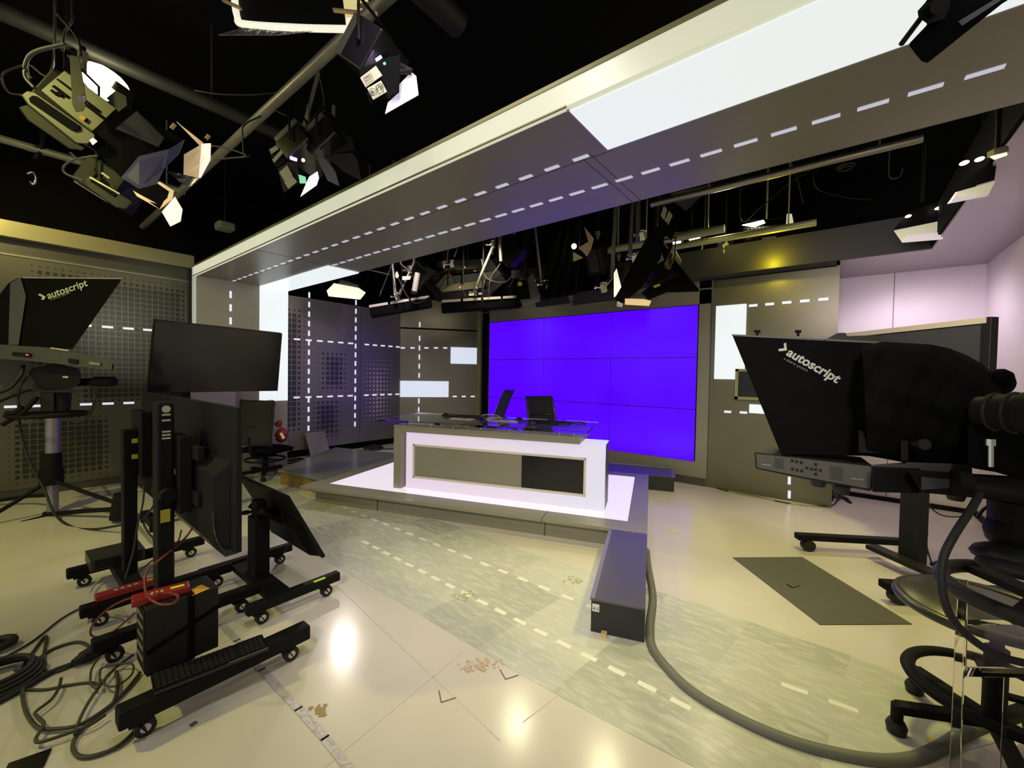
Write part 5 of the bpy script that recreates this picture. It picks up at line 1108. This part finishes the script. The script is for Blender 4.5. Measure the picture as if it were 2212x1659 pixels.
for k in range(3):
    a=D(785+k*3,171+k*6,1.875); text('label_writing',['CHANNEL: A','FOUR WAVE','BX1170A TF117'][k],INK,t,a,D(812,150,1.875)-D(785,171,1.875),cu,.008,fit=.045)
text('label_writing','30',INK,t,D(799,208,1.875),D(812,199,1.875)-D(799,208,1.875),cu,.02); text('label_writing','121',INK,t,D(815,197,1.875),D(828,188,1.875)-D(815,197,1.875),cu,.018,fit=.03)
mb=MB().torus(D(805,199,1.872),.017,.0012,frame(cu,cf),n=24,k=5); q_=[D(*p,1.872) for p in ((811,187),(821,180),(829,196),(820,203),(811,187))]
for i in range(4): mb.cyl(q_[i],q_[i+1],.0012,n=5)
build('label_drawing',mb,INK,t)
build('lit_flap',shp(MB(),[(832,246,1.9),(838,222,1.92),(862,200,1.95),(858,188,1.97),(888,156,2.0),(899,165,2.0),(904,205,1.95)],.003),mat('lit_flap_violet',(.8,.75,.9),.5,emit=.62,ecol=(.86,.78,1)),t)  # flap is no lamp, its emission imitates light falling on it
build('barn_door',shp(MB(),[(820,110,1.95),(892,150,1.98),(888,162,1.98),(850,158,1.95),(822,132,1.92)],.004),BLKG,t)
build('status_light',MB().cyl(D(812,130,1.9),D(824,122,1.9),.006),LEDV,t); build('status_light',MB().ball(D(831,138,1.9),.007),LEDG,t)
for (x,y,lab,gl,ang) in ((665,330,'LED fixture with blue and green glow below pipe crossing','a',0),(720,318,'LED fixture with long rounded hood right of the glowing one','b',0)):
    t,R_=led(lab,D(x,y,2.75),cv(.55,-.8,-.1),1.0,.30,.20,.14,zt=3.2)
    if gl=='a':
        build('barn_door',shp(MB(),[(600,365,2.62),(622,350,2.62),(640,352,2.62),(645,370,2.62),(648,395,2.62),(613,416,2.62)]),CHAR,t)
        build('paper_label',shp(MB(),[(603,372,2.6),(620,357,2.6),(632,378,2.6),(615,392,2.6)],.001),PAPER,t); build('paper_label',shp(MB(),[(614,394,2.6),(630,378,2.6),(642,393,2.6),(623,408,2.6)],.001),PAPER,t)
        build('lit_flap',shp(MB(),[(649,425,2.6),(662,395,2.6),(668,382,2.6),(686,370,2.6),(689,385,2.6),(684,400,2.6)],.003),mat('lit_flap_violet2',(.85,.8,.9),.5,emit=.75,ecol=(.90,.84,1)),t)  # lamp light on the flap painted as emission
        build('lit_flap',shp(MB(),[(645,377,2.6),(660,382,2.6),(662,396,2.6),(648,396,2.6)],.003),mat('lit_flap_green',(.3,.8,.5),.5,emit=.5,ecol=(.3,.9,.55)),t)  # green light on the flap painted as emission
        build('control_box',shp(MB(),[(582,325,2.65),(604,310,2.65),(614,345,2.65),(596,360,2.65)],.03),BLK,t); build('paper_label',shp(MB(),[(582,323,2.62),(597,314,2.62),(602,322,2.62),(586,333,2.62)],.001),PAPER,t)
        build('paper_label',shp(MB(),[(588,345,2.62),(608,322,2.62),(612,330,2.62),(592,352,2.62)],.001),YTAPE if 0 else PAPER,t)
        build('status_light',MB().cyl(D(628,341,2.62),D(640,345,2.62),.010),LEDV,t); build('status_light',MB().ball(D(655,346,2.62),.010),BULB,t)
    else:
        build('rounded_hood',shp(MB(),[(692,292,2.7),(735,288,2.7),(760,297,2.7),(766,322,2.7),(698,332,2.7)],.02),CHAR,t)
        build('barn_door',shp(MB(),[(700,335,2.65),(762,330,2.65),(772,345,2.65),(781,390,2.65),(745,372,2.65)]),CHAR,t); build('barn_door',shp(MB(),[(682,337,2.62),(705,345,2.62),(725,372,2.62),(733,402,2.62),(708,390,2.62)]),mat('flap_mauve',(.10,.09,.11),.4),t)
        build('paper_label',shp(MB(),[(662,285,2.65),(679,282,2.65),(681,292,2.65),(664,294,2.65)],.001),PAPER,t); build('control_box',shp(MB(),[(660,284,2.66),(685,284,2.66),(690,330,2.66),(668,330,2.66)],.03),BLK,t)
        build('safety_wire',MB().tube(tp([(688,155,3.1),(700,220,2.9),(692,270,2.75),(695,300,2.7)]),.004),STEEL,t)
        build('hanger_rod',MB().cyl(D(688,158,2.75),D(655,280,2.75),.012),STEEL,t)
for i,(pts,lab) in enumerate((([(640,180),(600,200),(595,235),(620,250)],'cable looped round the pipe crossing'),([(700,215),(670,260),(600,290),(585,285)],'cable sagging from pipe crossing to glowing LED fixture'),([(528,270),(525,300),(528,335),(540,338)],'black cable hanging under the pipe corner'),([(455,315),(480,318),(520,330),(530,338),(490,342),(460,345)],'thin pale cable between the gel sheet and the pipe'),([(420,195),(470,203),(540,205),(600,200)],'thin cable sagging across the black ceiling'))):
    P_=tp([(x,y,2.75) for x,y in pts]); cable('hanging_cable',lab,([V((P_[0].x,1.18,3.2))]+P_ if i==2 else P_),.005,mat('grey_cable',(.10,.10,.08),.5) if i==3 else BLKR)
t=thing('smoke_detector','small pale box hanging from the black ceiling left of the beam','detector',D(486,487,4.2)); 
build('housing',MB().box(D(486,490,4.2),(.15,.15,.08)),mat('detector_grey',(.12,.12,.09),.7),t,bevel=.02); drop(D(486,482,4.2),t,.006,BLK,z1=4.1)

# ---------------- hanging lights behind the beam (over the desk)
ZT=4.1
def rod(label,pts,r,m=ROD):
    q=tp(pts); return tag(build('hanger_rod',MB().tube([V((q[0].x,q[0].y,4.09))]+q,r,smooth=False,n=8),m),label,'rod')
# lit LED panel left
P=D(748,628,6.0); t=thing('floodlight','lit floodlight with white flaps above the perforated wall','floodlight',P)
build('lamp_face',shp(MB(),[(722,612,6.0),(724,628,6.0),(772,644,6.0),(775,628,6.0)],.02),BULB,t); build('white_flap',shp(MB(),[(706,628,5.95),(710,640,5.95),(778,647,5.95),(790,632,5.95),(775,622,5.98),(722,612,5.98)],.01),GELW,t)
build('housing',MB().beam(D(735,615,6.1),D(775,628,6.1),.12,.15),BLK,t); drop(D(750,612,6.1),t,.015,BLK,z1=ZT)
# two black strip bars with white sections
for (a,b,lab,secs) in (((800,668,5.2),(932,646,5.4),'black bar light with white edge, left of the two above the desk',3),((955,657,5.0),(1125,646,5.3),'black bar light with white edge, right of the two above the desk',4)):
    A_,B_=D(*a),D(*b); t=thing('bar_light',lab,'bar light',(A_+B_)/2); R_=frame(B_-A_)
    build('housing',MB().beam(A_-V((0,0,.05)),B_-V((0,0,.05)),.16,.12),BLKM,t,bevel=.02)
    for k in range(secs):
        p=A_+(B_-A_)*(k+.06)/secs; q=A_+(B_-A_)*(k+.94)/secs; build('white_edge',MB().beam(p+V((0,0,.015))-cf*.09,q+V((0,0,.015))-cf*.09,.02,.030),mat('pale_edge',(.5,.48,.42),.5),t)
    build('hanger_rod',MB().cyl((A_+B_)/2,((A_+B_).x/2,(A_+B_).y/2,ZT),.012),BLK,t)
# black fluorescent banks with olive reflectors
for (x,y,w_,h_,lab,tt_) in ((1000,615,125,55,'wide black lamp bank with olive reflector, left over the desk',5.3),(1160,600,110,60,'wide black lamp bank with red light, right over the desk',5.0),(1010,575,130,26,'flat black lamp bank high above the desk',5.75)):
    P=D(x,y,tt_+.15); t=thing('lamp_bank',lab,'studio light',P)
    mb=MB(); slab(mb,[(x-w_/2,y+h_*.35),(x+w_/2,y+h_*.15),(x+w_/2,y+h_*.5),(x-w_/2,y+h_*.62)],tt_,.35); build('body',mb,BLKM,t,bevel=.01)
    build('reflector',shp(MB(),[(x-w_*.40,y+h_*.3,tt_+.05),(x-w_*.28,y-h_*.2,tt_+.3),(x+w_*.42,y-h_*.42,tt_+.3),(x+w_*.36,y+h_*.12,tt_+.05)],.01),mat('olive_reflector',(.13,.13,.075),.4,.5),t)
    build('cross_member',MB().beam(D(x-w_*.5,y-h_*.1,tt_+.2),D(x+w_*.5,y-h_*.35,tt_+.2),.05,.10),BLK,t)
    build('status_light',MB().ball(D(x-w_*.05,y+h_*.1,tt_-.02),.012),LEDR,t); build('white_label',shp(MB(),[(x+w_*.1,y+h_*.36,tt_-.01),(x+w_*.35,y+h_*.30,tt_-.01),(x+w_*.35,y+h_*.38,tt_-.01),(x+w_*.1,y+h_*.44,tt_-.01)],.002),PAPER,t)
    build('hanger_rod',MB().cyl(P,(P.x,P.y,ZT),.014),BLK,t)
for pts,r,lab in (([(848,575,5.2),(855,640,5.2)],.018,'steel rod hanging left above the desk'),([(895,568,5.1),(862,636,5.1)],.020,'slanted steel rod left above the desk'),([(865,570,5.1),(890,590,5.1)],.012,'short slanted rod high at left above the desk'),([(968,538,5.2),(966,570,5.2)],.018,'short vertical rod hanging from the beam line'),([(990,530,5.1),(982,555,5.1)],.014,'short slanted rod beside the vertical one'),([(1068,525,5.0),(1024,628,5.0)],.017,'long slanted steel rod in the middle above the desk'),([(1156,492,4.9),(1170,612,4.9)],.016,'thin vertical steel rod left of the black drape'),([(1080,520,5.0),(1082,565,5.0)],.024,'thick short rod beside long slanted one'),([(1330,448,4.4),(1322,600,4.4)],.024,'long steel rod left of the centre spotlight'),([(1367,438,4.4),(1361,545,4.4)],.022,'steel rod between two others by the centre spotlight'),([(1378,436,4.4),(1377,520,4.4)],.030,'thick pale pole behind the centre spotlight'),([(1423,425,4.3),(1418,500,4.3)],.014,'thin rod with cable clamp above the centre spotlight'),([(797,583,5.3),(842,593,5.3)],.012,'thin horizontal rod at the left end of the beam'),([(1522,510,5.4),(1508,595,5.4)],.012,'thin slanted rod right of the centre spotlight')):
    top_=D(*pts[0]); o=rod(lab,pts,r)
clampm=CHROME
for (x,y,tt_,lab) in ((858,642,5.1,'chrome clamp at the foot of the left slanted rod'),(885,585,5.1,'steel clamp cluster high at left above desk'),(976,572,5.1,'steel clamp below the short rods above desk'),(1028,632,5.0,'chrome clamp at foot of long slanted rod'),(1064,530,5.0,'clamp at the top of the long slanted rod'),(1178,616,4.9,'chrome clamp at the end of the thin vertical rod'),(1304,622,4.35,'chrome clamp with knob left of the centre spotlight'),(1500,598,5.4,'chrome clamp at the right tip of the centre spotlight door'),(1372,560,4.35,'chrome clamp stack behind the centre spotlight'),(1388,510,4.35,'second chrome clamp higher behind the centre spotlight')):
    P=D(x,y,tt_); t=thing('pipe_clamp',lab,'clamp',P); k=.8 if tt_>4.9 else 1.0
    build('clamp_body',MB().box(P,(.05*k,.05*k,.09*k),frame(cv(.5,.3,.5))).torus(P+V((0,0,.05)),.032*k,.010*k,frame(cf)),clampm,t,bevel=.004)
    (build('clamp_arm',MB().cyl(P,D(1322,598,4.4),.016),clampm,t) if x==1304 else None)
    build('clamp_knob',MB().cyl(P,P+cv(-.9,.1,0)*.09*k,.010*k).cyl(P+cv(-.9,.1,0)*.08*k,P+cv(-.9,.1,0)*.10*k,.024*k),clampm,t)
cabs=[([(900,565),(915,580),(940,585),(950,600)],'cable'),([(860,600),(880,640),(900,655),(930,640)],'b'),([(940,640),(965,600),(990,610),(1010,650)],'c'),([(1040,560),(1050,600),(1090,610),(1110,590)],'d'),([(1130,520),(1132,545),(1128,570),(1100,620)],'e'),([(820,640),(835,600),(845,575),(850,560)],'f'),([(905,625),(920,600),(950,590),(985,580)],'g'),([(1055,640),(1060,600),(1080,570),(1085,545)],'h')]
labs=['cable curling high at left above desk lights','cable drooping behind the left bar light','cable arching over the left lamp bank','cable sagging across the middle lamp bank','cable hanging left of the black drape','cable climbing at the far left of the hanging lights','pale cable strand across the left lamp bank','cable rising beside the long slanted rod']
for (pts,_),lab in zip(cabs,labs): cable('hanging_cable',lab,tp([(x,y,5.05) for x,y in pts]),.006,BLKR)
for (x,y,lab) in ((858,600,'white tag hanging among the left rods'),(878,602,'pale label on a dark lamp at left above desk')):
    tag(build('paper_tag',shp(MB(),[(x-4,y-10,5.0),(x,y-14,5.0),(x+4,y-4,5.0),(x,y+2,5.0),(x-4,y-2,5.0)] if y==600 else [(x-9,y-5,5.0),(x+10,y-6,5.0),(x+8,y+2,5.0),(x-9,y+3,5.0)],.003),PAPER),lab,'tag')
t=thing('bar_lamp','short pale tube lamp leaning among the left rods','lamp',D(900,610,5.0)); build('tube',MB().cyl(D(902,590,5.0),D(895,630,5.0),.035),mat('pale_tube',(.35,.34,.27),.5),t); build('end_cap',MB().cyl(D(895,630,5.0),D(894,636,5.0),.04),BLK,t)
for (x,y,tt_,fwd_,s_,lab) in ((905,585,5.6,cv(.6,-.6,.3),.8,'small black spotlight among the rods at left above the desk'),(958,618,5.5,cv(-.5,-.7,-.4),.75,'small black spotlight behind the gap between the two bar lights'),(1062,590,5.6,cv(.5,-.8,-.2),.8,'small black spotlight right of the long slanted rod'),(1110,548,5.7,cv(-.6,-.6,.4),.8,'small black spotlight high under the beam, left of the curtain'),(1290,560,5.3,cv(.3,-.8,.4),.8,'small black spotlight between the curtain and the centre spotlight'),(1335,600,5.4,cv(-.3,-.8,.3),.7,'small black spotlight low behind the centre spotlight foil')):
    fresnel(lab,D(x,y,tt_),fwd_,s=s_,pole=4.1,nod=(s_<.8 or x>1200 or x==1110))
# black drape over the desk and dark flags
def fold(u,v):
    xa=1180+u*65; ya=480+v*170; x=xa+(v*v)*(-22)*(1-u)+ (1-v)*18; return D(x,ya-(u*14),4.9+.06*math.sin(u*22+v*3)+.12*u)
tag(build('black_curtain',MB().grid(fold,40,14),BLKM,solid=.006),'black cloth curtain hanging in folds behind the beam','curtain')
t=thing('spotlight','dark spotlight with a wide mauve-lit flap right of the desk bar lights','spotlight',D(1150,640,4.9)); build('body',MB().cyl(D(1128,612,4.95),D(1132,650,4.9),.09),BLKM,t); build('barn_door',shp(MB(),[(1150,590,4.9),(1168,640,4.85),(1166,652,4.85),(1128,660,4.85),(1118,632,4.88)]),mat('brown_flap',(.075,.065,.06),.5),t); build('yellow_knob',MB().ball(D(1123,613,4.85),.028),YTAPE,t); drop(D(1135,600,4.95),t,.014,BLK,z1=ZT)
t=thing('lamp_flag','pair of blue-tinted dark flags above the video wall edge','flag',D(1230,640,5.2)); build('flag',shp(MB(),[(1150,650,5.3),(1235,640,5.3),(1232,680,5.3),(1160,690,5.3)] if 0 else [(1150,646,5.4),(1225,636,5.4),(1232,655,5.4),(1160,664,5.4)],.006),mat('flag_cloth',(.02,.02,.04),.8),t); build('flag',shp(MB(),[(1240,632,5.4),(1330,622,5.4),(1335,648,5.4),(1236,660,5.4)],.006),mat('flag_cloth',(.02,.02,.04),.8),t); build('flag_arm',MB().cyl(D(1190,640,5.4),D(1190,540,5.4),.012).cyl(D(1290,628,5.4),D(1290,530,5.4),.012),BLK,t)
t=thing('gel_holder','tan gel sheet clipped on a lamp below the beam','gel',D(1255,530,4.7)); build('gel_sheet',shp(MB(),[(1262,490,4.7),(1270,500,4.7),(1283,515,4.7),(1277,538,4.7),(1268,554,4.7),(1250,535,4.7),(1271,522,4.7)],.003),mat('tan_gel',(.45,.33,.18),.6),t); build('gel_sheet',shp(MB(),[(1238,544,4.7),(1260,557,4.7),(1238,565,4.7)],.003),mat('tan_gel',(.45,.33,.18),.6),t); build('lamp_glow',MB().ball(D(1240,532,4.75),.03),BULB,t); drop(D(1252,540,4.8),t,.012,BLK,'arm',z1=4.1)
# centre spotlight wrapped in foil
t3,R3,o3=fresnel('large black spotlight wrapped in foil, hanging centre of the video wall',D(1430,575,4.3),cv(-.45,-.80,-.35),s=.85,nod=True,hang=False)
build('side_panel',shp(MB(),[(1394,572,4.06),(1412,548,4.06),(1428,544,4.06),(1434,562,4.06),(1404,580,4.06)],.01),mat('pale_olive_panel',(.22,.21,.14),.5),t3); mb=MB(); slab(mb,[(1396,608),(1450,580),(1464,594),(1412,624)],4.05,.08); build('side_rail',mb,BLK,t3,bevel=.005); build('rail_slot',shp(MB(),[(1410,607,4.04),(1446,587,4.04),(1450,592,4.04),(1414,612,4.04)]),PIT,t3)
mb=MB(); slab(mb,[(1386,632),(1440,590),(1470,600),(1440,632),(1400,648)],4.1,.2); build('front_box',mb,BLKM,t3)
drop(D(1415,520,4.25),t3,.02,BLK,z1=ZT)
build('wrap',shp(MB(),[(1405,500,4.05),(1440,480,4.05),(1425,560,4.05),(1382,625,4.0),(1345,655,4.0),(1330,648,4.0),(1350,600,4.0)],.05),BLKM,t3)
build('foil_edge',shp(MB(),[(1326,590,4.0),(1332,580,4.0),(1342,620,3.98),(1330,640,3.98),(1326,642,3.98)],.004),GELW,t3); build('foil_edge',shp(MB(),[(1333,650,3.98),(1345,656,3.98),(1344,664,3.98),(1332,662,3.98)],.004),FOIL,t3)
gg=build('gel_filter',shp(MB(),[(1350,645,3.96),(1390,646,3.96),(1407,650,3.96),(1402,661,3.96),(1350,658,3.96)],.004),GEL,t3)
build('barn_door',shp(MB(),[(1457,560,4.1),(1510,626,4.1),(1508,630,4.1),(1425,632,4.1),(1440,600,4.1)],.005),BLKM,t3); build('barn_door',shp(MB(),[(1440,400,4.4),(1470,470,4.4),(1450,520,4.3),(1420,480,4.3),(1410,440,4.3)],.005),BLKM,t3); build('yellow_label',shp(MB(),[(1412,617,4.05),(1425,613,4.05),(1427,617,4.05),(1413,622,4.05)],.001),YTAPE,t3)
build('paper_label',shp(MB(),[(1434,444,4.25),(1441,452,4.25),(1435,476,4.25),(1427,466,4.25)],.002),PAPER,t3); build('paper_label',shp(MB(),[(1445,455,4.25),(1453,466,4.25),(1443,486,4.25),(1436,477,4.25)],.002),PAPER,t3); build('safety_cable',MB().tube(tp([(1431,520,4.2),(1445,540,4.2),(1453,552,4.2),(1445,567,4.2)]),.008),mat('orange_cable',(.3,.14,.06),.5),t3)
t=thing('black_flag','large black triangular flag hanging from the beam right of the centre spotlight','flag',D(1490,440,4.6)); build('flag',shp(MB(),[(1440,423,4.6),(1540,400,4.6),(1482,456,4.6)],.006),mat('flag_grey',(.04,.038,.025),.8),t); build('flag_clip',MB().beam(D(1437,421,4.6),D(1543,397,4.6),.02,.012),BLK,t)
# lights over the grey wall at right
for (pts,lab) in (([(1452,510),(1470,509),(1470,525),(1455,528)],'small glaring square lamp left of the long bright one'),([(1486,507),(1510,500),(1512,514),(1490,519)],'long glaring lamp beside the small square one')):
    P=D(*pts[0],5.3); t=thing('floodlight',lab,'floodlight',P); build('lamp_face',shp(MB(),[(x,y,5.3) for x,y in pts],.02),BULB,t); build('housing',shp(MB(),[(pts[0][0]-4,pts[0][1]-6,5.42),(pts[1][0]+4,pts[1][1]-6,5.42),(pts[2][0]+4,pts[2][1]+3,5.42),(pts[3][0]-4,pts[3][1]+3,5.42)],.08),BLK,t); drop(D(pts[0][0]+8,pts[0][1]-4,5.45),t,.012,BLK,z1=ZT)
t,R_=led('LED fixture with glaring top and two labels over the wall with dashes',D(1655,510,4.9),cv(.1,-.9,.4),1.0,.50,.26,.14,zt=ZT)
build('lamp_face',shp(MB(),[(1604,486,4.85),(1648,476,4.85),(1652,482,4.85),(1630,490,4.85)],.02),BULB,t); build('white_flap',shp(MB(),[(1700,462,4.8),(1710,462,4.8),(1714,482,4.8),(1705,525,4.8),(1697,500,4.8)],.006),mat('lit_flap_yellow',(.8,.78,.5),.5,emit=.45,ecol=(1,.95,.6)),t)  # flap emission imitates the lamp shining on it
build('paper_label',shp(MB(),[(1646,514,4.75),(1676,510,4.75),(1677,518,4.75),(1647,523,4.75)],.002),PAPER,t); build('paper_label',shp(MB(),[(1644,526,4.75),(1673,522,4.75),(1674,530,4.75),(1645,534,4.75)],.002),PAPER,t); build('label_plate',shp(MB(),[(1632,500,4.78),(1690,495,4.78),(1690,536,4.78),(1632,540,4.78)],.01),BLK,t)
t=thing('control_box','small black box with two tilted labels beside the labelled LED fixture','electronic box',D(1567,537,5.0)); build('case',MB().box(D(1567,537,5.05),(.12,.14,.2),frame(cf)),BLK,t); build('paper_label',shp(MB(),[(1560,530,4.96),(1570,521,4.96),(1575,528,4.96),(1564,537,4.96)],.001),PAPER,t); build('paper_label',shp(MB(),[(1561,542,4.96),(1571,533,4.96),(1577,540,4.96),(1566,549,4.96)],.001),PAPER,t); drop(D(1567,520,5.05),t,.01,BLK,z1=ZT)
for i,(pts,lab) in enumerate((([(1575,565),(1620,560),(1680,552),(1735,540)],'bundle of pale cables on top of the dark header'),([(1610,330),(1608,345),(1700,350),(1720,380),(1735,440)],'thin cable sagging below the bright-edged pipe'),([(1600,470),(1640,450),(1700,400),(1780,350),(1820,330)],'long thin cable slanting across the black ceiling at right'),([(1920,378),(1935,385),(1945,378),(1950,365)],'short curled cable on the black ceiling at right'),([(1760,400),(1820,425),(1880,432)],'thin pale wire in the black ceiling at right'))):
    P_=tp([(x,y,4.6 if i else 5.15) for x,y in pts]); cable('hanging_cable',lab,([V((P_[0].x,P_[0].y,4.09))]+P_ if i>=1 else P_),.010 if i==0 else .006,mat('grey_cable',(.10,.10,.08),.5) if i in (0,3) else BLKR)
P=D(1827,360,4.3); t=thing('cable_coil','coil of cable hanging on the bright-edged pipe','cable',P); build('coil',MB().torus(P,.07,.012,frame(cf)).torus(P+V((0,0,-.02)),.055,.01,frame(cv(.3,0,1))),BLKR,t); build('cable_tie',MB().torus(P+V((0,0,.08)),.015,.006,frame(cv(1,0,0))),STEEL,t)
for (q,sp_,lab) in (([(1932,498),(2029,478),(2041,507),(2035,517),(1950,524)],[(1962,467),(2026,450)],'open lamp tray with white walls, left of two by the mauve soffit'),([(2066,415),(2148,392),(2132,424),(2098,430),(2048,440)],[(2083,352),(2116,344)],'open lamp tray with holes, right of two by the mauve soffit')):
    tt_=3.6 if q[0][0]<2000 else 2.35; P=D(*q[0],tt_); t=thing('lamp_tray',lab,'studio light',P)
    build('lit_inner_wall',shp(MB(),[(x,y,tt_) for x,y in q],.01),mat('tray_inner_glow',(.6,.58,.42),.6,emit=.28,ecol=(1,.97,.62)),t)  # tray wall only catches lamp light, painted here as weak emission
    a,b,c_=q[-1],q[-2],q[-3]; build('lit_lip',shp(MB(),[(q[-1][0],q[-1][1],tt_-.03),(q[-1][0]+12,q[-1][1]-14,tt_-.03),(q[2][0]-4,q[2][1]-6,tt_-.03),(q[3][0],q[3][1],tt_-.03)],.01),mat('tray_lip_glow',(.7,.65,.62),.5,emit=.35,ecol=(1,.92,.9)),t)  # lip brightness likewise painted in by emission
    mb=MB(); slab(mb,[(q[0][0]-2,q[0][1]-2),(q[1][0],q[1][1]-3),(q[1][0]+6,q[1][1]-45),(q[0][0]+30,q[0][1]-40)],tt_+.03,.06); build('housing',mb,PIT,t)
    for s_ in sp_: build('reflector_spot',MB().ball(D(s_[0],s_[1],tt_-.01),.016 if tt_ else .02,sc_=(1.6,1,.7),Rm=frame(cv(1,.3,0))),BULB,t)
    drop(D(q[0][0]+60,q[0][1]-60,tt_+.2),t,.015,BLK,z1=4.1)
t=thing('floodlight','small lit lamp end at the far upper right by the soffit edge','floodlight',D(2150,333,1.95)); build('lamp_face',shp(MB(),[(2140,338,1.95),(2172,330,1.95),(2174,336,1.95),(2150,344,1.95)],.01),mat('lit_lamp_yellow',(1,.95,.7),.3,emit=1.2,ecol=(1,.93,.62)),t); build('housing',shp(MB(),[(2140,325,1.98),(2170,318,1.98),(2172,330,1.98),(2140,338,1.98)],.03),STEEL,t); drop(D(2155,320,2.0),t,.01,BLK,z1=4.1)
# black fixture close by at upper right
t=thing('spotlight','black spotlight close by, dark against the glowing panel at upper right','spotlight',D(2060,70,1.06))
mb=MB(); slab(mb,[(1983,28),(2002,0),(2020,-40),(2200,-40),(2178,0),(2165,8),(2003,137),(1990,132),(1978,118),(1962,96),(2004,52),(1985,36)],1.10,.10); build('body',mb,BLKM,t,bevel=.004)
build('door_arm',MB().tube(tp([(1990,38,1.08),(1948,94,1.08)]),.007,smooth=False),BLK,t); mb=MB(); slab(mb,[(1982,24),(1998,6),(2040,2),(2052,14),(2040,40),(2004,52),(1984,38)],1.07,.05); build('hinge_block',mb,BLK,t); build('knob',MB().cyl(D(2033,6,1.06),D(2030,10,1.04),.018),BLKG,t)
mb=MB(); slab(mb,[(2070,46),(2166,-12),(2172,-6),(2078,56)],1.075,.02); build('side_slot',mb,BLKG,t); build('hanger_rod',MB().cyl(D(2100,-40,1.14),(D(2100,-40,1.14).x,D(2100,-40,1.14).y,2.57),.015),BLK,t)
